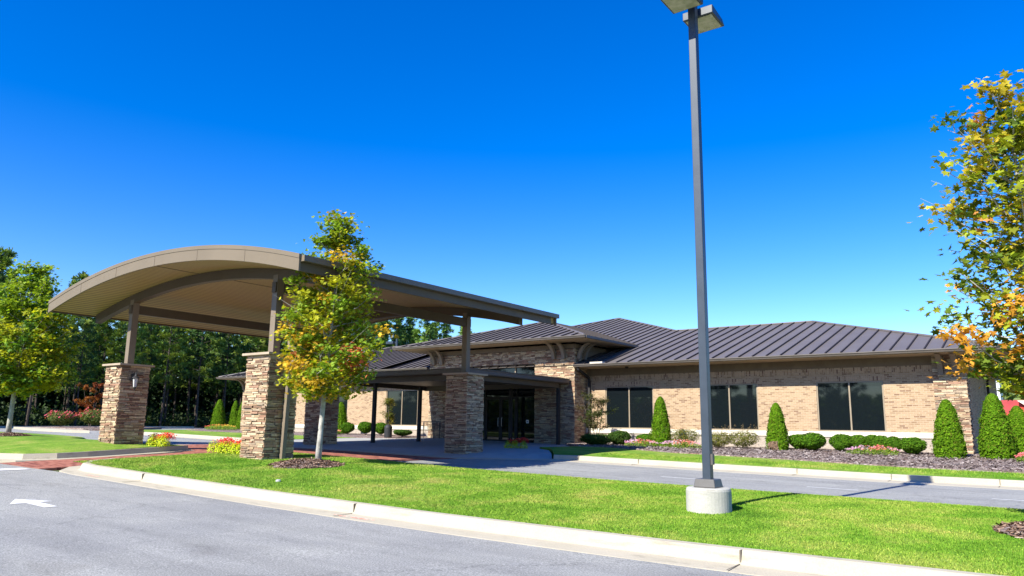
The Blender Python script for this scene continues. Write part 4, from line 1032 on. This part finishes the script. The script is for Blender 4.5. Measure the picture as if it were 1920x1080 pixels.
for (x, y, w_, h_, lab, i) in ((-14.35,28.85,1.5,.34,'pink and coral flowers at the left end of the bed, before the first evergreen',0),(-12.6,28.9,1.9,.34,'pink and coral flowers in front of the loose shrub left of the lamp post',1),(-5.55,28.75,1.75,.34,'pink and coral flower clump between rounded shrubs under the rightmost window',2),
    (-1.0,27.9,.8,.34,'pink-red flowers at the right edge of the bed',3),(-33.2,28.7,1.3,.28,'coral and yellow flowers right of the maple trunk',4)):
    make_plant('flower_clump', (x, y, plantz(x, y)+.06), flower_clump(400+i, w_, .7, h_, 1500, LG, PK if i < 3 else [(.78,.2,.2),(.8,.35,.2)]), lab, 'flowers', 'bedding flowers by the building', M['flower'], stem=False)
make_plant('flower_clump', (-46.6, 30.6, plantz(-46.6, 30.6)+.03), flower_clump(410, 3.6, .9, .38, 1600, LG, [(.75,.15,.08),(.8,.45,.06),(.8,.55,.08)], .07), 'orange and yellow flowers at the foot of the left wing pier', 'flowers', 'bedding flowers by the building', M['flower'], stem=False)
YG = [(.55,.60,.012),(.40,.52,.012)]; RD = [(.70,.035,.02),(.55,.03,.02)]
def coleus(seed, L_, red=True, n=4200):
    rng = random.Random(seed); V, F, C = [], [], []
    k = max(3, int(L_/.30))
    for j in range(k):
        cx = (j+.5)/k*L_-L_/2+rng.uniform(-.04,.04); cy = rng.uniform(-.06,.06)-.12; r = rng.uniform(.17,.22)
        for i in range(int(n*.62/k)):
            d = Vector((rng.gauss(0,1), rng.gauss(0,1), abs(rng.gauss(0,1)))).normalized(); q = rng.uniform(.7,1.05)
            leafquad(V, F, C, Vector((cx+d.x*r*q, cy+d.y*r*q, .02+d.z*r*1.75*q)), d+Vector((0,0,.4)), rng.uniform(.03,.055), jit(rng.choice(YG), .2, rng), rng, 'oval')
    if red:
        for i in range(int(n*.38)):
            x = rng.uniform(-L_/2*.9, L_/2*.9); q = rng.gauss(-.03,.09); z = .22+.17*rng.random()+.05*math.sin(x*7)
            leafquad(V, F, C, Vector((x, .1+q, z)), Vector((rng.gauss(0,.6), -.6+rng.gauss(0,.5), .6)), rng.uniform(.03,.055), jit(rng.choice(RD), .25, rng), rng, 'oval')
    return V, F, C
o = make_plant('coleus_bed', (-18.85, 13.0, lawn2z(-18.85, 13.0)-.0), coleus(1, 2.4), 'long bed of lime-yellow and red foliage against the near stone pillar', 'plants', 'lime and red foliage beds', M['flower'], stem=False)
o = make_plant('coleus_bed', (-23.75, 13.45, lawn1z(-23.75, 13.4)-.02), coleus(2, 1.25, n=2600), 'round clump of lime-yellow and red foliage at the kerb tip beside the far pillar', 'plants', 'lime and red foliage beds', M['flower'], stem=False)
# curbside red/green planting in the porch shade
o = make_plant('coleus_bed', (-17.8, 24.9, plantz(-17.8, 24.9)-.02), coleus(3, 1.05, n=1800), 'shaded clump of green and dark red foliage behind the rear stone pillar', 'plants', 'lime and red foliage beds', M['flower'], stem=False)
# crape myrtles / small open trees
def small_tree(name, x, y, z, h, w_, seed, label, pal, n, leaf=.055, stems=4, cat='small tree', split=.35):
    rng = random.Random(seed); o = thing(name, (x, y, z), label, cat); t = MB(); V, F, C = [], [], []
    for i in range(stems):
        a = i*2*math.pi/stems+rng.uniform(-.4,.4) if stems > 1 else 0; top = Vector((x+math.cos(a)*w_*.3*(stems > 1), y+math.sin(a)*w_*.3*(stems > 1), z+h*rng.uniform(.85,1)))
        b0 = Vector((x+.05*math.cos(a), y+.05*math.sin(a), z-.08)); mid = b0.lerp(top, .45)
        t.tube([b0, mid, top], [.022,.015,.005], 6)
        for k in range(int(16/stems)+5):
            s_ = rng.uniform(split, 1); p = b0.lerp(top, s_); ang = rng.uniform(0, 6.28); l = w_*.36*rng.uniform(.4,1.1)*(1.15-.6*s_); e = p+Vector((math.cos(ang)*l, math.sin(ang)*l, l*.5))
            t.tube([p, e], [.006,.002], 4, cap=False); g = rng.choice(pal)
            for q in range(int(n/(stems*(int(16/stems)+5)))):
                c = p.lerp(e, rng.uniform(.3,1.1))+Vector((rng.gauss(0,.07), rng.gauss(0,.07), rng.gauss(0,.06)))
                leafquad(V, F, C, c, Vector((rng.gauss(0,.5), rng.gauss(0,.5), 1)), leaf*rng.uniform(.7,1.3), jit(g, .25, rng), rng, 'oval')
    t.build('trunk', M['twig'], o); fol('crown', V, F, C, M['leaf'], o); return o
small_tree('crape_myrtle', -16.75, 29.3, plantz(-16.7, 29.3), 2.25, 2.0, 1, 'small open many-stemmed tree beside the right corner of the entrance block', [(.10,.11,.04),(.16,.13,.06),(.07,.10,.025)], 4200, leaf=.07)
small_tree('crape_myrtle', -29.15, 29.0, plantz(-29.1, 29.0), 1.95, 1.2, 2, 'small thin-stemmed tree with bronze-yellow leaves before the left wing window', [(.26,.22,.03),(.19,.19,.03),(.12,.14,.03)], 2200, leaf=.065, stems=1)
small_tree('red_leaf_tree', -61.5, 29, plantz(-61.5, 29), 3.3, 2.6, 3, 'small rust-red tree behind the pink rose bushes at the wood edge', [(.26,.07,.025),(.33,.12,.03),(.20,.09,.03)], 2600, leaf=.16, stems=3, split=.15)
for i, (x, y, w_, h_, lab) in enumerate(((-57.9,25.3,2.0,1.15,'left rose bush with pink blooms in front of the dark wood'),(-56.6,27.1,2.3,1.35,'right rose bush with pink blooms partly behind the far stone pillar'))):
    V, F, C = round_shrub(500+i, w_, h_, 2400, ((.08,.13,.025),(.16,.18,.04)), (.08,.14), .3); rng = random.Random(i+50)
    for k in range(70):
        a = rng.uniform(0, 6.28); q = rng.random()**.5; p = Vector((math.cos(a)*q*w_/2, math.sin(a)*q*w_/2, h_*(.55+.45*rng.random())))
        for z in range(4): leafquad(V, F, C, p+Vector((rng.gauss(0,.04),)*3), Vector((rng.gauss(0,1), -1, 1)), .13, jit((.62,.12,.17), .2, rng), rng, 'oval')
    make_plant('rose_bush', (x, y, plantz(x, y)), (V, F, C), lab, 'rose bush', 'pink rose bushes by the wood')

# litter bin and bench at the left of the entrance
o = thing('litter_bin', (-28.3, 28.2, plantz(-28.3, 28.2)), 'dark domed litter bin seen between the porch posts', 'litter bin')
f = MB(); f.lathe(o.location, [(.19,0),(.2,.03),(.2,.50),(.21,.52)], 16); f.build('bin_body', M['black'], o)
f = MB(); f.lathe(o.location, [(.21,.52),(.20,.56),(.14,.64),(.05,.67)], 16); f.build('dome_lid', M['black'], o)
o = thing('metal_bench', (-26.8, 29.6, plantz(-26.8, 29.6)), 'dark metal bench against the stone wall left of the entrance', 'bench')
X, Y, Z = o.location
f = MB()
for k in range(7): f.box(X-.6, X+.6, Y-.22+k*.065, Y-.18+k*.065, Z+.42, Z+.44)
f.build('seat', M['black'], o)
f = MB(); f.box(X-.6, X+.6, Y+.22, Y+.25, Z+.82, Z+.86)
for k in range(13): f.box(X-.6+k*.1-.0, X-.58+k*.1, Y+.22, Y+.24, Z+.46, Z+.82)
f.build('backrest', M['black'], o)
for sx in (-.56, .56):
    f = MB(); f.tube([(X+sx, Y-.2, Z), (X+sx, Y-.2, Z+.62), (X+sx, Y+.22, Z+.64)], .018, 6); f.tube([(X+sx, Y+.23, Z), (X+sx, Y+.23, Z+.8)], .018, 6); f.build('leg', M['black'], o)

# ------------------------------------------------------------------ pines
def pine(seed, h=14.0, full=False, spire=False):
    rng = random.Random(seed); t = MB(); V, F, C = [], [], []
    bend = (rng.uniform(-.4,.4), rng.uniform(-.4,.4))
    ax = lambda s: Vector((bend[0]*math.sin(s*2), bend[1]*math.sin(s*2.3), h*s))
    t.tube([ax(i/7) for i in range(8)], [.15*(1-.85*i/7) for i in range(8)], 7, cap=False)
    lo = .12 if full else rng.uniform(.26,.4); nb = 50 if not full else 84
    if spire: nb = 76; lo = .3
    for k in range(nb):
        s = lo+(1-lo)*(k+rng.random())/nb; p = ax(min(s, 1)); a = k*2.399+rng.uniform(-.3,.3)
        q = (s-lo)/(1-lo); L = (2.3*(1-q)**.6*(.5+.5*min(1, q*5))+.25)*rng.uniform(.65,1.15)*(1.35 if full else 1)
        if spire: L = (1.7*(1-q)**.85+.12)*rng.uniform(.7,1.15)
        e = p+Vector((math.cos(a)*L, math.sin(a)*L, L*(.10+.55*q)))
        t.tube([p, e], [.028,.007], 4, cap=False)
        for j in range(max(2, int(L*1.7))):
            f_ = 1-.62*rng.random()*(j > 0); c = p.lerp(e, f_)+Vector((rng.gauss(0,.22), rng.gauss(0,.22), rng.gauss(.08,.14)))
            g = rng.choice(((.06,.13,.028),(.12,.20,.03),(.20,.27,.035),(.045,.10,.03)) if not spire else ((.14,.26,.05),(.20,.32,.06),(.09,.18,.05))); R_ = rng.uniform(.34,.6)*(.8 if spire else 1)
            for z in range(52):
                d = Vector((rng.gauss(0,1), rng.gauss(0,1), rng.gauss(.5,.8))).normalized(); sd_ = d.orthogonal().normalized()*.034*rng.uniform(.8,1.5)
                st = len(V); b0 = c+d*.03; b1 = c+d*R_*rng.uniform(.6,1.1)
                V += [tuple(b0-sd_*.5), tuple(b1-sd_), tuple(b1+sd_), tuple(b0+sd_*.5)]; F.append((st, st+1, st+2, st+3)); C.append(jit(g, .2, rng))
    return t, (V, F, C)
protos = []
GP = 'tall pines of the wood beyond the car park'
LBL = ['tall bare-stemmed pine in the dark wood behind the car park on the left'] 
def build_pine(seed, loc, label, group, h=14.0, full=False, name='pine_tree', spire=False):
    o = thing(name, loc, label, 'tree', group); t, (V, F, C) = pine(seed, h, full, spire); L0 = Vector(loc)
    t.v = [(a+L0.x, b+L0.y, c+L0.z) for a, b, c in t.v]; t.build('trunk', M['pinebark'], o)
    fol('crown', [(a+L0.x, b+L0.y, c+L0.z) for a, b, c in V], F, C, M['needle'], o); return o
def polar(azd, dist): a = R(azd); return (math.sin(a)*dist, math.cos(a)*dist)
rng = random.Random(77)
spots = []
for row, (d0, d1) in enumerate(((70.5,0),(75,0),(80,0),(86,0),(93,0),(101,0))):
    az = -81.0
    while az < -50.5:
        # distance of the forest edge for this azimuth
        de = np.interp(az, [-81,-70,-62,-54,-50], [68,70,84,99,106])+(d0-70.5)+rng.uniform(-1.2,1.2)
        spots.append((az, float(de), row)); az += math.degrees(rng.uniform(2.3,3.6)/de)
pr = {}
for k in range(6):
    az, de, row = spots[k*9]; x, y = polar(az, de); pr[k] = build_pine(600+k, (x, y, B(x, y)), LBL[0], GP, 13.2+.35*k)
for i, (az, de, row) in enumerate(spots):
    if i % 9 == 0 and i//9 < 6: continue
    x, y = polar(az, de); copy_thing(pr[rng.randrange(6)], (x, y, B(x, y)), rz=rng.uniform(0, 6.28), sc=rng.uniform(.84,1.04)*float(np.interp(az, [-81,-66,-61], [.74,.76,1])))
GP2 = 'pines whose tops show above the left roof'
first = None
az = -50.2
while az < -37.5:
    for d_ in (110, 117, 124):
        de = d_+rng.uniform(-3,3); x, y = polar(az+rng.uniform(-.4,.4), de)
        sc = rng.uniform(.86,1.14)*(1.12 if az < -45 else 1.0)*np.interp(az, [-50,-42,-38], [1.1,1.08,.95])
        if first is None: first = build_pine(650, (x, y, B(x, y)), 'pine top showing above the left roof behind the office building', GP2, 14.5, spire=True); ps = [first]
        elif len(ps) < 3: ps.append(build_pine(650+len(ps), (x, y, B(x, y)), 'pine top showing above the left roof behind the office building', GP2, 13.6+len(ps)*.5, spire=True))
        else:
            c = copy_thing(ps[rng.randrange(3)], (x, y, B(x, y)), 'pine top showing above the left roof behind the office building', rng.uniform(0, 6.28), sc); c['group'] = GP2
    az += rng.uniform(.9,1.5)
# dense broadleaf belt on the street side, behind the photographer (seen mirrored in the windows)
GP3 = 'bushy street trees across the road, mirrored in the windows'
f3 = None
for i in range(26):
    x = -112+i*5.4+rng.uniform(-1.5,1.5); y = -30+rng.uniform(-5,4)
    if f3 is None: f3 = build_pine(660, (x, y, -1.6), 'bushy dark tree across the road, mirrored in the office windows', GP3, 12.5, True, 'street_tree')
    else: copy_thing(f3, (x, y, -1.6), rz=rng.uniform(0, 6.28), sc=rng.uniform(.85,1.15))
V, F, C = [], [], []; rg = random.Random(81)  # unseen leaf mass, added to fill bright gaps in the window reflections
for i in range(26000):
    x = rg.uniform(-125, 40); y = rg.uniform(-46, -35); z = -1.6+6*rg.random()
    leafquad(V, F, C, Vector((x, y, z)), Vector((rg.gauss(0,1), rg.gauss(0,1)+1, .5)), rg.uniform(.5,1.3), jit((.12,.20,.04), .8, rg), rg, 'oval')
mbu = MB(); mbu.v = V; mbu.f = F; mbu.mi = [0]*len(F); mbu.c = C
tag(mbu.build('reflection_thicket', M['leaf']), 'unseen thicket added behind the street trees to darken the window reflections', 'thicket', kind='stuff')
# undergrowth: uncountable brush inside the wood
V, F, C = [], [], []; rg = random.Random(8)
for i in range(40000):
    az = rg.uniform(-82,-50); de = float(np.interp(az, [-81,-70,-62,-54,-50], [69,71,85,100,107]))+rg.uniform(0, 40)
    x, y = polar(az, de); hh = .5+1.6*rg.random() if de % 7 > 2 else .6
    z = B(x, y)+rg.random()*hh*(1 if rg.random() < .8 else 2.4)
    leafquad(V, F, C, Vector((x, y, z)), Vector((rg.gauss(0,1), rg.gauss(0,1)-1, .8)), rg.uniform(.2,.5), jit((.035,.065,.018), .4, rg), rg, 'oval')
mbu = MB(); mbu.v = V; mbu.f = F; mbu.mi = [0]*len(F); mbu.c = C
tag(mbu.build('undergrowth', M['leaf']), 'dark brush filling the wood beneath the pines', 'undergrowth', kind='stuff')
# deep wood behind the first rows: dense foliage mass
V, F, C = [], [], []
for i in range(48000):
    az = rg.uniform(-84,-49.5); de = float(np.interp(az, [-81,-70,-62,-54,-50], [69,71,85,100,107]))+rg.uniform(22, 60)
    x, y = polar(az, de); z = B(x, y)+6.5*rg.random()**.9
    leafquad(V, F, C, Vector((x, y, z)), Vector((rg.gauss(0,1), rg.gauss(0,1)-1, .5)), rg.uniform(.6,1.3), jit((.03,.06,.02), .4, rg), rg, 'oval')
mbu = MB(); mbu.v = V; mbu.f = F; mbu.mi = [0]*len(F); mbu.c = C
tag(mbu.build('deep_wood', M['leaf']), 'dark far depth of the pine wood on the left', 'wood', kind='stuff')

# ------------------------------------------------------------------ far right: hillside, red-roofed building, white building
mb = MB(); hx = np.linspace(-60, 160, 24); hy = np.linspace(120, 360, 18)
mb.v = [(float(x), float(y), -1.5+22*min(1, max(0, (y-120)/200))**1.0*(.75+.25*math.sin(x*.03+1))) for y in hy for x in hx]
for j in range(17):
    for i in range(23): mb.f.append((j*24+i, j*24+i+1, (j+1)*24+i+1, (j+1)*24+i)); mb.mi.append(0); mb.c.append(None)
tag(mb.build('hillside', M['meadow'], smooth=True), kind='structure')
o = thing('red_roof_building', (4, 92, -1), 'long low building with red metal roof far beyond the right corner', 'building')
f = MB(); f.box(-6.5, 25, 88, 98, -1, 1.75); f.build('wall', M['frieze'], o)
f = MB(); f.poly([(-7.5,86.5,1.9),(26,86.5,1.9),(26,93,3.4),(-7.5,93,3.4)]); f.poly([(-7.5,93,3.4),(26,93,3.4),(26,99.5,1.9),(-7.5,99.5,1.9)]); f.box(-7.5,26,86.4,86.6,1.75,1.92); f.poly([(-7.5,86.5,1.9),(-7.5,93,3.4),(-7.5,99.5,1.9)])
rf = f.build('roof', M['redroof'], o)
f = MB(); f.poly([(-3.9,89,3.2),(-1.9,89,3.2),(-2.5,89,2.75),(-3.3,89,2.75)]); f.hexa([(-3.3,88.95,2.75),(-2.5,88.95,2.75),(-2.5,91,2.75),(-3.3,91,2.75),(-3.9,88.95,3.2),(-1.9,88.95,3.2),(-1.9,92,3.2),(-3.9,92,3.2)]); f.build('roof_vent', M['lime'], rf)
o = thing('white_building', (-8, 140, 5), 'small white building on the hillside behind the red roof', 'building')
f = MB(); f.box(-10.2,-8.2,140,146,4,8.4); f.build('wall', M['whitewall'], o)
f = MB(); f.poly([(-10.5,139.6,8.35),(-7.9,139.6,8.35),(-7.9,143,9.3),(-10.5,143,9.3)]); f.poly([(-10.5,143,9.3),(-7.9,143,9.3),(-7.9,146.4,8.35),(-10.5,146.4,8.35)]); f.build('roof', M['lime'], o)
GH = 'green trees at the top of the hillside'
fb = None
for i in range(16):
    x = -30+i*5+rng.uniform(-2,2); y = 180+rng.uniform(-6,20)
    z = -1.5+22*min(1, max(0, (y-120)/200))*.85
    if fb is None: fb = build_pine(670, (x, y, z), 'green tree high on the hillside at the far right', GH, 11, True, 'hillside_tree')
    else: copy_thing(fb, (x, y, z), rz=rng.uniform(0, 6.28), sc=rng.uniform(.7,1.0))

# ------------------------------------------------------------------ grass blades
def grass(name, x0, x1, y0, y1, dens, zf_vec, hgt, label, inside=None, seed=1):
    g = np.random.default_rng(seed); n = int((x1-x0)*(y1-y0)*dens)
    x = g.uniform(x0, x1, n); y = g.uniform(y0, y1, n)
    if inside is not None: k = inside(x, y); x = x[k]; y = y[k]; n = len(x)
    z = zf_vec(x, y)-.005; a = g.uniform(0, 2*np.pi, n); h = hgt*g.uniform(.5, 1.25, n)*(1+.6*(g.random(n) > .985)); wd = g.uniform(.004,.009, n)
    lx_ = g.normal(0, .5, n)*h; ly2 = g.normal(0, .5, n)*h
    P = np.empty((n, 3, 3)); P[:,0] = np.c_[x-np.cos(a)*wd, y-np.sin(a)*wd, z]; P[:,1] = np.c_[x+np.cos(a)*wd, y+np.sin(a)*wd, z]; P[:,2] = np.c_[x+lx_, y+ly2, z+h]
    me = bpy.data.meshes.new(name); me.vertices.add(n*3); me.vertices.foreach_set('co', P.reshape(-1))
    me.loops.add(n*3); me.loops.foreach_set('vertex_index', np.arange(n*3, dtype=np.int32)); me.polygons.add(n)
    me.polygons.foreach_set('loop_start', np.arange(0, n*3, 3, dtype=np.int32)); me.polygons.foreach_set('loop_total', np.full(n, 3, dtype=np.int32))
    me.materials.append(M['blade']); me.update(); me.validate()
    o = bpy.data.objects.new(name, me); COL.objects.link(o); return tag(o, label, 'grass', kind='stuff')
def vL2(x, y): return Bv(x, y)+.155+berm(y, 9.1, 14.9, .07)*np.clip((x+20.15)/1.6, 0, 1)
def clear(x, y):
    k = np.ones(len(x), bool)
    for cx, cy, r in ((tx-.1, ty-.25, .84), (rx-.05, ry-.1, .86), (PXp, PYp, .34)): k &= np.hypot(x-cx, y-cy) > r
    k &= ~((x > -17.62) & (x < -16.6) & (y > 12.15) & (y < 13.15))
    return k
grass('grass', -9, 2.5, 9.11, 14.6, 5200, vL2, .024, 'mown lawn grass nearest the camera round the lamp post', clear, 1)
grass('grass', -20, -9, 9.13, 14.6, 2200, vL2, .028, 'mown lawn grass round the near stone pillar', clear, 2)
grass('grass', -13, 2, 22.7, 23.9, 900, lambda x, y: Bv(x, y)+.16+.05*np.clip(y-22.6, 0, 1), .05, 'narrow grass strip before the mulch bed', None, 3)

# sprinkler cover and small litter on the lawn
o = tag(None or (lambda m: m.build('sprinkler_cover', M['lampglass']))((lambda m: (m.lathe((-12.9, 9.85, lawn2z(-12.9, 9.85)), [(.05,0),(.05,.035),(.03,.045)], 12), m)[1])(MB())), 'small pale sprinkler cover set in the lawn near the road kerb', 'sprinkler')
